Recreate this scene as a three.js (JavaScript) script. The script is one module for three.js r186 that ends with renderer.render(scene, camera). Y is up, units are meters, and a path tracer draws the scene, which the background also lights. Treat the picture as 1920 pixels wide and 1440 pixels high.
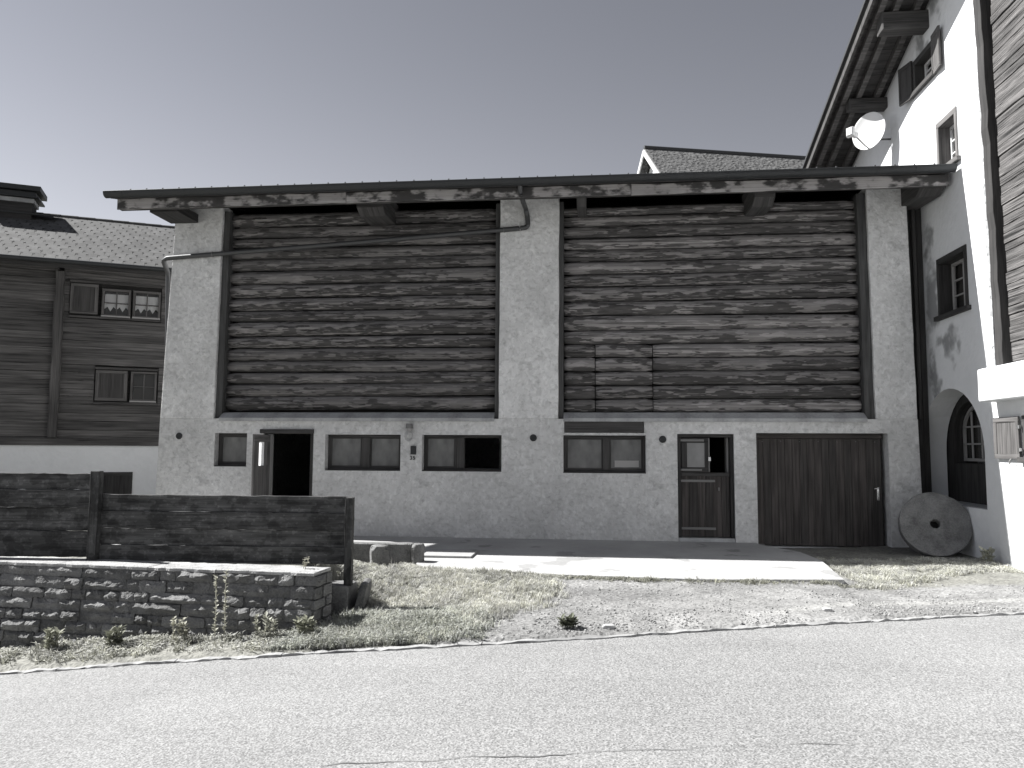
import * as THREE from 'three';
import { mergeGeometries, toCreasedNormals } from 'three/addons/utils/BufferGeometryUtils.js';

// ---------- camera, sky, sun, exposure ----------
const scene = new THREE.Scene();
const renderer = new THREE.WebGLRenderer({ antialias: true });
renderer.toneMapping = THREE.LinearToneMapping;
renderer.toneMappingExposure = 2.7;
renderer.shadowMap.enabled = true;

const camera = new THREE.PerspectiveCamera(53.06, 4 / 3, 0.1, 600);
camera.position.set(0, 1.65, 14.189);
{
  const yaw = 6 * Math.PI / 180, pitch = Math.atan(120 / 1442), roll = 0.005;
  const f0 = new THREE.Vector3(-Math.sin(yaw), 0, -Math.cos(yaw)), r0 = new THREE.Vector3(Math.cos(yaw), 0, -Math.sin(yaw));
  const fw = f0.clone().multiplyScalar(Math.cos(pitch)); fw.y = Math.sin(pitch);
  const up = f0.clone().multiplyScalar(-Math.sin(pitch)); up.y = Math.cos(pitch);
  camera.up.copy(up.multiplyScalar(Math.cos(roll)).addScaledVector(r0, -Math.sin(roll)));
  camera.lookAt(camera.position.clone().add(fw));
}
const SUN = new THREE.Vector3(-0.95, 1, -0.155).normalize();
{
  const W = 512, H = 256, d = new Float32Array(W * H * 4);
  for (let j = 0; j < H; j++) for (let i = 0; i < W; i++) {
    const ph = ((i + 0.5) / W - 0.5) * 2 * Math.PI, th = ((j + 0.5) / H - 0.5) * Math.PI;
    const x = Math.cos(th) * Math.cos(ph), y = Math.sin(th), z = Math.cos(th) * Math.sin(ph);
    const mu = x * SUN.x + y * SUN.y + z * SUN.z, ang = Math.acos(Math.min(1, Math.max(-1, mu)));
    const e = Math.max(0, y);
    let L = 0.0193 + 0.6592 * Math.exp(-7 * Math.sqrt(e * e + 0.09));   // paler towards the horizon
    L *= 1 + 8 * Math.exp(-ang * 1.2);                                  // paler towards the sun
    const k = (j * W + i) * 4, t = Math.exp(-e * 3);
    d[k] = L * (0.93 + 0.05 * t); d[k + 1] = L * (0.985 + 0.01 * t); d[k + 2] = L * (1.2 - 0.22 * t); d[k + 3] = 1;
  }
  const sky = new THREE.DataTexture(d, W, H, THREE.RGBAFormat, THREE.FloatType);
  sky.mapping = THREE.EquirectangularReflectionMapping; sky.magFilter = sky.minFilter = THREE.LinearFilter; sky.wrapS = THREE.RepeatWrapping; sky.needsUpdate = true;
  scene.background = sky; scene.environment = sky;
}
const sun = new THREE.DirectionalLight(new THREE.Color().setRGB(1, 0.99, 0.972), 4.6);
sun.position.copy(SUN).multiplyScalar(50); sun.castShadow = true;
sun.shadow.mapSize.set(4096, 4096); sun.shadow.bias = -0.0005;
Object.assign(sun.shadow.camera, { left: -25, right: 25, top: 25, bottom: -25, near: 1, far: 120 });
scene.add(sun, sun.target);

// ---------- random, noise, textures ----------
function rng(s) { return () => { s = (s + 0x6d2b79f5) | 0; let t = Math.imul(s ^ (s >>> 15), 1 | s); t = (t + Math.imul(t ^ (t >>> 7), 61 | t)) ^ t; return ((t ^ (t >>> 14)) >>> 0) / 4294967296; }; }
const hash2 = (x, y, s) => { let h = Math.imul(x, 374761393) ^ Math.imul(y, 668265263) ^ Math.imul(s, 1274126177); h = Math.imul(h ^ (h >>> 13), 1274126177); return ((h ^ (h >>> 16)) >>> 0) / 4294967296; };
const sm = (t) => t * t * (3 - 2 * t), clamp = (v, a = 0, b = 1) => Math.min(b, Math.max(a, v)), sstep = (a, b, v) => sm(clamp((v - a) / (b - a)));
function vnoise(x, y, s = 0) {
  const i = Math.floor(x), j = Math.floor(y), u = sm(x - i), v = sm(y - j);
  const a = hash2(i, j, s), b = hash2(i + 1, j, s), c = hash2(i, j + 1, s), d = hash2(i + 1, j + 1, s);
  return a + (b - a) * u + (c - a) * v + (a - b - c + d) * u * v;
}
const fbm = (x, y, s = 0, o = 4) => { let a = 0, w = 0.5, n = 0; for (let k = 0; k < o; k++) { a += w * vnoise(x, y, s + k * 17); n += w; x *= 2.03; y *= 2.03; w *= 0.5; } return a / n; };
// tileable field, cx by cy cells over the texture
function field(W, H, cx, cy, oct, seed) {
  const out = new Float32Array(W * H); let amp = 0.5, tot = 0;
  for (let o = 0; o < oct; o++) {
    const nx = cx << o, ny = cy << o; if (nx > W || ny > H) break;
    const lat = new Float32Array(nx * ny), r = rng(seed * 131 + o * 7 + 1); for (let k = 0; k < lat.length; k++) lat[k] = r();
    for (let j = 0; j < H; j++) {
      const y = j / H * ny, y0 = Math.floor(y), v = sm(y - y0), r0 = (y0 % ny) * nx, r1 = ((y0 + 1) % ny) * nx;
      for (let i = 0; i < W; i++) {
        const x = i / W * nx, x0 = Math.floor(x), u = sm(x - x0), a = x0 % nx, b = (x0 + 1) % nx;
        const p = lat[r0 + a] + (lat[r0 + b] - lat[r0 + a]) * u, q = lat[r1 + a] + (lat[r1 + b] - lat[r1 + a]) * u;
        out[j * W + i] += amp * (p + (q - p) * v);
      }
    }
    tot += amp; amp *= 0.5;
  }
  for (let k = 0; k < out.length; k++) out[k] /= tot;
  return out;
}
function white(W, H, seed) { const o = new Float32Array(W * H), r = rng(seed); for (let k = 0; k < o.length; k++) o[k] = r(); return o; }
const enc = (l) => { l = clamp(l); return Math.round(255 * (l <= 0.0031308 ? 12.92 * l : 1.055 * Math.pow(l, 1 / 2.4) - 0.055)); };
// colour texture from a field of linear albedo; tint multiplies r, g, b
function colTex(W, H, sx, sy, f, tint = [1, 1, 1]) {
  const d = new Uint8Array(W * H * 4);
  for (let k = 0; k < W * H; k++) { const v = f(k); const t = Array.isArray(v) ? v : [v * tint[0], v * tint[1], v * tint[2]]; d[4 * k] = enc(t[0]); d[4 * k + 1] = enc(t[1]); d[4 * k + 2] = enc(t[2]); d[4 * k + 3] = 255; }
  return finish(new THREE.DataTexture(d, W, H), sx, sy, true);
}
function numTex(W, H, sx, sy, f) {
  const d = new Uint8Array(W * H * 4);
  for (let k = 0; k < W * H; k++) { const v = Math.round(255 * clamp(f(k))); d[4 * k] = d[4 * k + 1] = d[4 * k + 2] = v; d[4 * k + 3] = 255; }
  return finish(new THREE.DataTexture(d, W, H), sx, sy, false);
}
function finish(t, sx, sy, col) {
  t.wrapS = t.wrapT = THREE.RepeatWrapping; t.magFilter = THREE.LinearFilter; t.minFilter = THREE.LinearMipmapLinearFilter; t.generateMipmaps = true;
  t.repeat.set(1 / sx, 1 / sy); if (col) t.colorSpace = THREE.SRGBColorSpace; t.needsUpdate = true; return t;
}
const mat = (o) => new THREE.MeshStandardMaterial({ roughness: 0.9, metalness: 0, ...o });
const lin = (r, g = r, b = r) => new THREE.Color().setRGB(r, g, b);
const WARM = [1.03, 0.99, 0.975], NEUT = [1, 1, 0.995], COOL = [0.985, 1, 1.015];

const M = {};
{ // rough-cast plaster of the barn: trowel marks, scuffs, damp blotches
  const W = 1024, a = field(W, W, 4, 4, 6, 11), b = field(W, W, 10, 10, 5, 12), c = field(W, W, 64, 64, 3, 13), e = field(W, W, 12, 40, 4, 14), w = white(W, W, 15), h2 = field(W, W, 26, 26, 4, 16), c2 = field(W, W, 90, 60, 2, 17), c3 = field(W, W, 70, 90, 2, 18);
  // trowel scratches: short curved strokes in the skin of the plaster
  const sc = new Float32Array(W * W), sr = rng(19);
  for (let n = 0; n < 1500; n++) { let x = sr() * W, y = sr() * W, a = sr() * 6.28; const long = n < 14, L = long ? 120 + sr() * 160 : 5 + sr() * 22, cu = (sr() - 0.5) * (long ? 0.015 : 0.16), st = 0.25 + 0.75 * sr(); if (long) a = (sr() - 0.5) * 0.9; for (let q = 0; q < L; q++) { x += Math.cos(a); y += Math.sin(a); a += cu + (long ? (sr() - 0.5) * 0.25 : 0); const i = ((Math.floor(x) % W) + W) % W, j = ((Math.floor(y) % W) + W) % W; sc[j * W + i] = Math.max(sc[j * W + i], st); if (!long) sc[j * W + (i + 1) % W] = Math.max(sc[j * W + (i + 1) % W], st * 0.5); } }
  const f = (k) => { let v = 0.6 + 0.17 * (a[k] - 0.5) + 0.16 * (b[k] - 0.5) + 0.16 * (c[k] - 0.5); v *= 1 - 0.16 * sstep(0.66, 0.76, h2[k]) * sstep(0.45, 0.6, a[k]); v *= 1 + 0.10 * sstep(0.62, 0.7, c2[k]) - 0.12 * sstep(0.64, 0.7, c3[k]); v *= 1 - 0.30 * sc[k]; if (w[k] > 0.9975) v *= 0.65; return v; };
  M.plaster = mat({ map: colTex(W, W, 4.3, 4.3, f, NEUT), bumpMap: numTex(W, W, 4.3, 4.3, (k) => 0.5 + 0.9 * (c[k] - 0.5) + 0.6 * (b[k] - 0.5) + 0.4 * (h2[k] - 0.5) - 0.25 * sc[k]), bumpScale: 0.02, roughness: 0.95 });
  M.plasterLow = M.plaster.clone(); M.plasterLow.color = lin(0.9);   // the same plaster, evenly toned down for the ground floor
  const g = (k) => { let v = 0.36 + 0.2 * (a[k] - 0.5) + 0.2 * (b[k] - 0.5) + 0.1 * (c[k] - 0.5); return v; };
  M.cement = mat({ map: colTex(W, W, 2.1, 2.1, g, COOL), bumpMap: numTex(W, W, 2.1, 2.1, (k) => b[k] * 0.6 + c[k] * 0.4), bumpScale: 0.01 });
  // smooth white render of the houses, with a few grey damp blotches
  const h = (k) => { let v = 0.73 + 0.05 * (b[k] - 0.5) + 0.05 * (c[k] - 0.5); return v; };
  const hs = (k) => { const u = (k % W) / W * 6.1, y = Math.floor(k / W) / W * 6.1, z = u > 4 ? u - 6.1 : u; const reg = Math.max(Math.exp(-Math.pow((z + 0.05) / 0.34, 2)) * sstep(2.2, 3.0, y) * sstep(6.0, 5.3, y), 0.75 * Math.exp(-Math.pow((z - 0.75) / 0.5, 2)) * sstep(2.7, 3.0, y) * sstep(3.9, 3.4, y)); const m = sstep(0.40, 0.62, 0.55 * b[k] + 0.45 * h2[k] + 0.30 * (reg - 0.72)) * sstep(0.02, 0.25, reg); return h(k) * (1 - 0.62 * m); };
  M.houseWall = mat({ map: colTex(W, W, 6.1, 6.1, hs, COOL), bumpMap: M.plaster.bumpMap, bumpScale: 0.008, roughness: 0.92 });
  M.whitewash = mat({ map: colTex(W, W, 6.1, 6.1, h, COOL), bumpMap: numTex(W, W, 6.1, 6.1, (k) => 0.6 * b[k] + 0.4 * c[k]), bumpScale: 0.02, roughness: 0.92 });
}
// wood: u runs along the grain
function wood(seed, base, con, sx, sy, tint, bump = 0.004, wear = 0.5, H = 512, lichen = 0) {
  const W = 1024, g = field(W, H, 3, H >> 4, 4, seed), s = field(W, H, 2, H >> 2, 3, seed + 1), p = field(W, H, 6, 10, 5, seed + 2), cr = field(W, H, 3, 64, 3, seed + 3), w = white(W, H, seed + 4), li = lichen ? field(W, H, 16, 10, 5, seed + 5) : 0, lj = lichen ? field(W, H, 50, 24, 4, seed + 6) : 0;
  const f = (k) => { let v = base * (1 + con * (1.5 * (g[k] - 0.5) + 0.9 * (s[k] - 0.5)) + wear * 1.4 * (p[k] - 0.5)); v *= 1 - 0.5 * sstep(0.70, 0.78, cr[k]); v *= 1 + 0.15 * (w[k] - 0.5); if (lichen) v *= (1 - 0.45 * sstep(0.52, 0.62, li[k])) * (1 + lichen * sstep(0.6, 0.7, lj[k])); return Math.max(0.008, v); };
  return mat({ map: colTex(W, H, sx, sy, f, tint), bumpMap: numTex(W, H, sx, sy, (k) => 0.5 * g[k] + 0.5 * s[k] - 0.5 * sstep(0.68, 0.76, cr[k]) + 0.2), bumpScale: bump, roughness: 0.88 });
}
M.plank = [wood(101, 0.066, 0.7, 1.9, 0.8, NEUT, 0.006, 1.3, 512, 0.5), wood(111, 0.05, 0.7, 1.9, 0.8, NEUT, 0.006, 1.3, 512, 0.5)];
M.garage = [wood(121, 0.045, 0.9, 2.2, 0.7, [1.1, 0.97, 0.92], 0.004, 0.6), wood(125, 0.036, 0.9, 2.2, 0.7, [1.08, 0.98, 0.93], 0.004, 0.6)];
M.chalet = [wood(131, 0.085, 1.0, 3, 0.9, WARM, 0.006, 0.7), wood(135, 0.062, 1.0, 3, 0.9, WARM, 0.006, 0.7)];
M.grey = [wood(141, 0.10, 1.5, 2.4, 0.5, WARM, 0.016, 1.0), wood(145, 0.072, 1.5, 2.4, 0.5, WARM, 0.016, 1.0)];
M.post = wood(151, 0.055, 0.8, 2, 0.6, NEUT, 0.004, 0.6, 256);
M.dark = wood(155, 0.03, 0.8, 2, 0.6, WARM, 0.004, 0.5, 256);
M.frame = wood(161, 0.045, 0.6, 2, 0.5, WARM, 0.003, 0.4, 256);
M.soffit = wood(165, 0.05, 0.8, 2, 0.6, WARM, 0.004, 0.5, 256);
M.shutter = wood(171, 0.12, 0.7, 1.6, 0.5, WARM, 0.003, 0.5, 256);
// logs: bare grey wood where the dark bark has flaked away in long ragged scales
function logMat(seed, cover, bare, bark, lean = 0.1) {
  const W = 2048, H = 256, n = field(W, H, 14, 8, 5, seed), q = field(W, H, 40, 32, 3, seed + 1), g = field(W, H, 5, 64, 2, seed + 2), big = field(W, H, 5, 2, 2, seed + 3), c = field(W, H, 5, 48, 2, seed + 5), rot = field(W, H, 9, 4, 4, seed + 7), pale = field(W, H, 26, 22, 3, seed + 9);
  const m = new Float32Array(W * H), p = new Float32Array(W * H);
  for (let k = 0; k < m.length; k++) { // bark cover is biased, denser on the lower half of a log, sparser above
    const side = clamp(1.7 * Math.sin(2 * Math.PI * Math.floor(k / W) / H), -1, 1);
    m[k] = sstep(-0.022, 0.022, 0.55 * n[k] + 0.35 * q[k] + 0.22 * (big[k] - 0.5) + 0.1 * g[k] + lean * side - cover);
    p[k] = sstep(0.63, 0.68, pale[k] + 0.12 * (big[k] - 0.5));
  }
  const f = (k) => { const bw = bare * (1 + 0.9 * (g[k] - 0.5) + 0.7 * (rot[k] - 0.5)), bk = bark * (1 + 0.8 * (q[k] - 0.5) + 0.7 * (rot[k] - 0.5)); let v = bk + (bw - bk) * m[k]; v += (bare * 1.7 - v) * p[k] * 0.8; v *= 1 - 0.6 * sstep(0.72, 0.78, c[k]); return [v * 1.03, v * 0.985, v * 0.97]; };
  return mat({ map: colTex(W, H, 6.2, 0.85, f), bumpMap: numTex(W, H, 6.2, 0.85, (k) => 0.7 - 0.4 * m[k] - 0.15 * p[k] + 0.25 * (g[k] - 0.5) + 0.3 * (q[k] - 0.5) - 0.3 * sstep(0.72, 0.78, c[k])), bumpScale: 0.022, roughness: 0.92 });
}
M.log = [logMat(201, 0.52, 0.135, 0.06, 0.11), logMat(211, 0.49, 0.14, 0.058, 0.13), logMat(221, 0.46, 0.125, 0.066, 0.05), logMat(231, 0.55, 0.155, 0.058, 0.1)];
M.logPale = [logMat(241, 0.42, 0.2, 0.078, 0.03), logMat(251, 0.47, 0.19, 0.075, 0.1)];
{ // fascia: flaking pale paint over dark rotten wood
  const W = 2048, H = 128, n = field(W, H, 44, 4, 5, 301), q = field(W, H, 18, 2, 4, 302), g = field(W, H, 8, 32, 3, 303);
  const m = (k) => sstep(0.44, 0.58, 0.5 * n[k] + 0.5 * q[k] + 0.05 * (g[k] - 0.5));
  M.fascia = mat({ map: colTex(W, H, 7.5, 0.4, (k) => { const a = m(k); return (0.05 * (0.6 + 0.8 * n[k])) * (1 - a) + a * 0.3 * (0.5 + 0.6 * g[k] + 0.4 * n[k]); }, WARM), bumpMap: numTex(W, H, 7.5, 0.4, (k) => 0.3 + 0.5 * m(k) + 0.2 * g[k]), bumpScale: 0.006 });
}
{ // asphalt with pale aggregate
  const W = 2048, w = white(W, W, 401), f1 = field(W, W, 512, 512, 2, 402), a = field(W, W, 5, 5, 5, 403), b = field(W, W, 3, 24, 4, 404);
  M.asphalt = mat({ map: colTex(W, W, 5.3, 5.3, (k) => { let v = 0.2 + 0.26 * (f1[k] - 0.5) + 0.06 * (w[k] - 0.5) + 0.045 * (a[k] - 0.5) + 0.03 * (b[k] - 0.5); return clamp(v, 0.05, 0.5); }, NEUT), bumpMap: numTex(W, W, 5.3, 5.3, (k) => f1[k]), bumpScale: 0.006, roughness: 0.93 });
}
{ // ground: dust and fine gravel; vertex colours vary it
  const W = 1536, w = white(W, W, 411), f1 = field(W, W, 256, 256, 3, 412), a = field(W, W, 6, 6, 6, 413), b = field(W, W, 40, 40, 4, 414);
  M.ground = mat({ vertexColors: true, map: colTex(W, W, 6.7, 6.7, (k) => clamp(0.72 + 0.8 * (f1[k] - 0.5) + 0.25 * (w[k] - 0.5) + 0.5 * (a[k] - 0.5) + 0.35 * (b[k] - 0.5), 0.1, 1), NEUT), bumpMap: numTex(W, W, 6.7, 6.7, (k) => 0.5 * f1[k] + 0.5 * b[k]), bumpScale: 0.03 });
}
{ const W = 1024, a = field(W, W, 5, 5, 6, 421), b = field(W, W, 14, 14, 4, 422), c = field(W, W, 128, 128, 3, 423), e = field(W, W, 9, 7, 6, 424);
  M.slab = mat({ map: colTex(W, W, 4.1, 4.1, (k) => 0.33 + 0.12 * (a[k] - 0.5) + 0.06 * (b[k] - 0.5) + 0.05 * (c[k] - 0.5) - 0.1 * sstep(0.63, 0.7, e[k]), NEUT), bumpMap: numTex(W, W, 4.1, 4.1, (k) => 0.5 * a[k] + 0.5 * c[k]), bumpScale: 0.008 });
  M.edging = M.slab.clone(); M.edging.color = lin(0.78);
  const st = (base, s) => { const n = field(512, 512, 6, 6, 6, s), q = field(512, 512, 60, 60, 3, s + 1); return mat({ map: colTex(512, 512, 0.9, 0.9, (k) => base * (1 + 0.9 * (n[k] - 0.5) + 0.6 * (q[k] - 0.5)), NEUT), bumpMap: numTex(512, 512, 0.9, 0.9, (k) => 0.6 * n[k] + 0.4 * q[k]), bumpScale: 0.022 }); };
  M.coping = st(0.3, 447); M.stone = [st(0.125, 431), st(0.105, 433), st(0.15, 435)]; M.mill = st(0.15, 437); M.footing = st(0.16, 445); M.mortar = st(0.13, 439);
  M.slate = [0.052, 0.062, 0.074].map((v, i) => { const m = M.stone[i].clone(); m.color = lin(v / [0.125, 0.105, 0.15][i]); m.bumpScale = 0.004; return m; });
  M.tileFar = (() => { const n = field(512, 512, 60, 90, 2, 451), q = field(512, 512, 6, 6, 4, 452); return mat({ map: colTex(512, 512, 6, 6, (k) => 0.085 * (0.5 + 1.0 * n[k]) * (0.7 + 0.6 * q[k]), NEUT), bumpMap: numTex(512, 512, 6, 6, (k) => n[k]), bumpScale: 0.05 }); })();
}
M.metal = mat({ color: lin(0.035, 0.037, 0.039), roughness: 0.55, metalness: 0.4 });
M.zinc = mat({ color: lin(0.075, 0.076, 0.078), roughness: 0.5, metalness: 0.5 });
M.iron = mat({ color: lin(0.17, 0.168, 0.165), roughness: 0.6, metalness: 0.3 });
M.chrome = mat({ color: lin(0.65), roughness: 0.25, metalness: 0.9 });
M.inside = mat({ color: lin(0.035, 0.033, 0.03), roughness: 1 });
M.whitePaint = mat({ color: lin(0.62), roughness: 0.5 });
M.paleFrame = mat({ color: lin(0.3, 0.295, 0.29), roughness: 0.6 });
M.black = mat({ color: lin(0.015), roughness: 0.7 });
{ const W = 256, a = field(W, W, 3, 3, 5, 461), b = field(W, W, 8, 3, 4, 462);
  M.dusty = new THREE.MeshPhysicalMaterial({ map: colTex(W, W, 1.3, 1.3, (k) => 0.12 + 0.10 * (a[k] - 0.35) + 0.06 * (b[k] - 0.5), NEUT), roughness: 0.22, transmission: 0.12, thickness: 0, ior: 1.5 });
}
M.dustyReflection = M.dusty.clone(); { const W = 128, a = field(W, W, 3, 3, 4, 465); M.dustyReflection.map = colTex(W, W, 1.1, 1.1, (k) => 0.24 + 0.08 * (a[k] - 0.5), NEUT); }  // paler stable-door pane: brightness of a reflection put into the dusty glass colour
M.glass = new THREE.MeshPhysicalMaterial({ color: lin(0.9), roughness: 0.03, transmission: 1, thickness: 0, ior: 1.5 });
M.frosted = new THREE.MeshPhysicalMaterial({ color: lin(0.9), roughness: 0.95, transmission: 0.6, thickness: 0, ior: 1.45 });
M.curtain = new THREE.MeshPhysicalMaterial({ color: lin(0.62), roughness: 1, transmission: 0.3, thickness: 0, side: THREE.DoubleSide });

// ---------- building blocks ----------
const taken = {};
const numbered = (n) => { const k = taken[n] = (taken[n] ?? -1) + 1; return k ? n + '_' + String(k).padStart(3, '0') : n; };
function add(o, parent) { (parent || scene).add(o); return o; }
function mesh(name, geo, m, parent) { const o = new THREE.Mesh(geo, m); o.name = parent ? name : numbered(name); o.castShadow = o.receiveShadow = true; return add(o, parent); }
function group(name, parent, p = [0, 0, 0]) { const o = new THREE.Group(); o.name = parent ? name : numbered(name); o.position.set(...p); return add(o, parent); }
function tag(o, label, category, grp) { o.userData = { label, category }; if (grp) o.userData.group = grp; return o; }
const structure = (o) => { o.userData.kind = 'structure'; return o; };
const stuff = (o, label, category) => { o.userData = { kind: 'stuff' }; if (label) { o.userData.label = label; o.userData.category = category; } return o; };
// uv in metres from position; u runs along the grain axis
function uvm(geo, grain = 'x', ou = 0, ov = 0) {
  if (geo.index) geo = geo.toNonIndexed();
  const p = geo.attributes.position, uv = new Float32Array(p.count * 2), gi = 'xyz'.indexOf(grain);
  const a = new THREE.Vector3(), b = new THREE.Vector3(), c = new THREE.Vector3(), n = new THREE.Vector3();
  for (let t = 0; t < p.count; t += 3) {
    a.fromBufferAttribute(p, t); b.fromBufferAttribute(p, t + 1); c.fromBufferAttribute(p, t + 2);
    n.crossVectors(b.clone().sub(a), c.clone().sub(a)); const m = [Math.abs(n.x), Math.abs(n.y), Math.abs(n.z)];
    const d = m.indexOf(Math.max(...m)); let u = gi, v; if (d === gi) { u = (gi + 1) % 3; v = (gi + 2) % 3; } else v = 3 - d - gi;
    for (let k = 0; k < 3; k++) { const q = [p.getX(t + k), p.getY(t + k), p.getZ(t + k)]; uv[2 * (t + k)] = q[u] + ou; uv[2 * (t + k) + 1] = q[v] + ov; }
  }
  geo.setAttribute('uv', new THREE.BufferAttribute(uv, 2)); return geo;
}
let uo = 1; const R0 = rng(77);
// chamfered box between two corners
function bar(x0, x1, y0, y1, z0, z1, grain, ch = 0.006) {
  const w = Math.abs(x1 - x0), h = Math.abs(y1 - y0), d = Math.abs(z1 - z0); ch = Math.min(ch, w / 4, h / 4, d / 4);
  const s = new THREE.Shape(); s.moveTo(-w / 2 + ch, -h / 2 + ch); s.lineTo(w / 2 - ch, -h / 2 + ch); s.lineTo(w / 2 - ch, h / 2 - ch); s.lineTo(-w / 2 + ch, h / 2 - ch); s.closePath();
  let g = new THREE.ExtrudeGeometry(s, { depth: d - 2 * ch, bevelEnabled: true, bevelSize: ch, bevelThickness: ch, bevelSegments: 1, steps: 1 });
  g.translate(0, 0, -d / 2 + ch);
  grain = grain || (w >= h && w >= d ? 'x' : h >= d ? 'y' : 'z');
  g = uvm(g, grain, (uo = (uo * 1.618 + 0.73) % 7), (uo * 3.1) % 5);
  return g.translate((x0 + x1) / 2, (y0 + y1) / 2, (z0 + z1) / 2);
}
const merge = (gs) => mergeGeometries(gs.map((g) => { const q = g.index ? g.toNonIndexed() : g; for (const k of Object.keys(q.attributes)) if (!['position', 'normal', 'uv'].includes(k)) q.deleteAttribute(k); return q; }));
// an old board: the long edges waver, optional bow; lies along x, centred
function board(len, h, t, seed, jit = 0.006, n = 10) {
  const r = rng(seed), s = new THREE.Shape(), top = [], bot = [];
  for (let i = 0; i <= n; i++) { const x = -len / 2 + len * i / n; top.push([x, h / 2 + (r() - 0.5) * 2 * jit]); bot.push([x, -h / 2 + (r() - 0.5) * 2 * jit]); }
  s.moveTo(...bot[0]); bot.slice(1).forEach((p) => s.lineTo(...p)); top.reverse().forEach((p) => s.lineTo(...p)); s.closePath();
  const ch = Math.min(0.005, t / 4);
  const g = new THREE.ExtrudeGeometry(s, { depth: t - 2 * ch, bevelEnabled: true, bevelSize: ch, bevelOffset: -ch, bevelThickness: ch, bevelSegments: 1, steps: 1 });
  g.translate(0, 0, -t / 2 + ch);
  return uvm(g, 'x', r() * 6, r() * 6);
}
function cyl(r0, r1, h, seg = 16) { return new THREE.CylinderGeometry(r1, r0, h, seg); }
function tube(pts, r, seg = 40, rad = 10) { return new THREE.TubeGeometry(new THREE.CatmullRomCurve3(pts.map((p) => new THREE.Vector3(...p)), false, 'catmullrom', 0.08), seg, r, rad); }
// masonry wall from an outline with holes in the xy plane, front face at z = 0, going back by t
function holed(outline, holes, t) {
  const s = new THREE.Shape(outline.map((p) => new THREE.Vector2(...p))); for (const h of holes) s.holes.push(new THREE.Path(h.map((p) => new THREE.Vector2(...p))));
  return uvm(new THREE.ExtrudeGeometry(s, { depth: t, bevelEnabled: false }).translate(0, 0, -t), 'x');
}
const rect = (x0, x1, y0, y1) => [[x0, y0], [x1, y0], [x1, y1], [x0, y1]];
// a rough-hewn stone: front face at +z is bossed and chipped
function stone(w, h, d, seed, amp = 0.05, nx = 8, ny = 5) {
  const r = rng(seed), pos = [], P = [];
  const sx = r() * 50, sy = r() * 50, lob = 0.25 + 0.5 * r(), boss = r() < 0.6 ? 1 : 0.45;
  for (let j = 0; j <= ny; j++) for (let i = 0; i <= nx; i++) {
    const u = i / nx, v = j / ny, ex = Math.min(u, 1 - u) * 2, ey = Math.min(v, 1 - v) * 2, pil = Math.min(1, ex * 2.2) * Math.min(1, ey * 1.7);
    const inner = i > 0 && i < nx && j > 0 && j < ny;
    const rid = 1 - Math.abs(2 * fbm(sx + u * w * 5, sy + v * h * 9, seed, 2) - 1), n = fbm(sx + 9 + u * w * 16, sy + v * h * 22, seed + 3, 3) - 0.5;
    const up = v < lob ? v / lob : Math.pow((1 - v) / (1 - lob), 0.8);          // boss is fullest low down, sloping back above
    let z = amp * boss * (0.9 * rid * up + 1.3 * n * (0.4 + 0.6 * up)) * Math.pow(pil, 0.6);
    const jx = inner ? (r() - 0.5) * w / nx * 0.7 : (r() - 0.5) * 0.01, jy = inner ? (r() - 0.5) * h / ny * 0.7 : (r() - 0.5) * 0.014;
    const cx = 1 - 0.03 * (ey < 0.01 ? 1 : 0), cy = 1 - 0.08 * (ex < 0.01 ? 1 : 0);
    P.push([(u - 0.5) * w * cx + jx, (v - 0.5) * h * cy + jy, d / 2 + Math.max(-0.012, z)]);
  }
  const q = (a, b, c) => pos.push(...a, ...b, ...c), N = nx + 1;
  for (let j = 0; j < ny; j++) for (let i = 0; i < nx; i++) { const a = P[j * N + i], b = P[j * N + i + 1], c = P[(j + 1) * N + i + 1], e = P[(j + 1) * N + i]; if (r() < 0.5) { q(a, b, c); q(a, c, e); } else { q(a, b, e); q(b, c, e); } }
  const rim = []; for (let i = 0; i < nx; i++) rim.push(P[i]); for (let j = 0; j < ny; j++) rim.push(P[j * N + nx]); for (let i = nx; i > 0; i--) rim.push(P[ny * N + i]); for (let j = ny; j > 0; j--) rim.push(P[j * N]);
  for (let k = 0; k < rim.length; k++) { const a = rim[k], b = rim[(k + 1) % rim.length], a2 = [a[0], a[1], -d / 2], b2 = [b[0], b[1], -d / 2]; q(a, a2, b); q(b, a2, b2); if (k > 0 && k < rim.length - 1) q([rim[0][0], rim[0][1], -d / 2], b2, a2); }
  const g = new THREE.BufferGeometry(); g.setAttribute('position', new THREE.Float32BufferAttribute(pos, 3)); g.computeVertexNormals();
  return uvm(g, 'x', r() * 3, r() * 3);
}
// lumpy boulder
function boulder(w, h, d, seed, detail = 2) {
  const g = new THREE.IcosahedronGeometry(0.5, detail), p = g.attributes.position;
  for (let k = 0; k < p.count; k++) { let x = p.getX(k), y = p.getY(k), z = p.getZ(k); const pw = (v) => Math.sign(v) * Math.pow(Math.abs(v) * 2, 0.55) / 2; x = pw(x); y = pw(y); z = pw(z); const n = 1 + 0.22 * (fbm(x * 4 + 9 * z + seed, y * 4 + seed * 1.7 + z * 3, seed, 3) - 0.5); p.setXYZ(k, x * w * n, y * h * n, z * d * n); }
  g.computeVertexNormals(); return uvm(g, 'x', seed % 3, 0);
}

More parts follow.
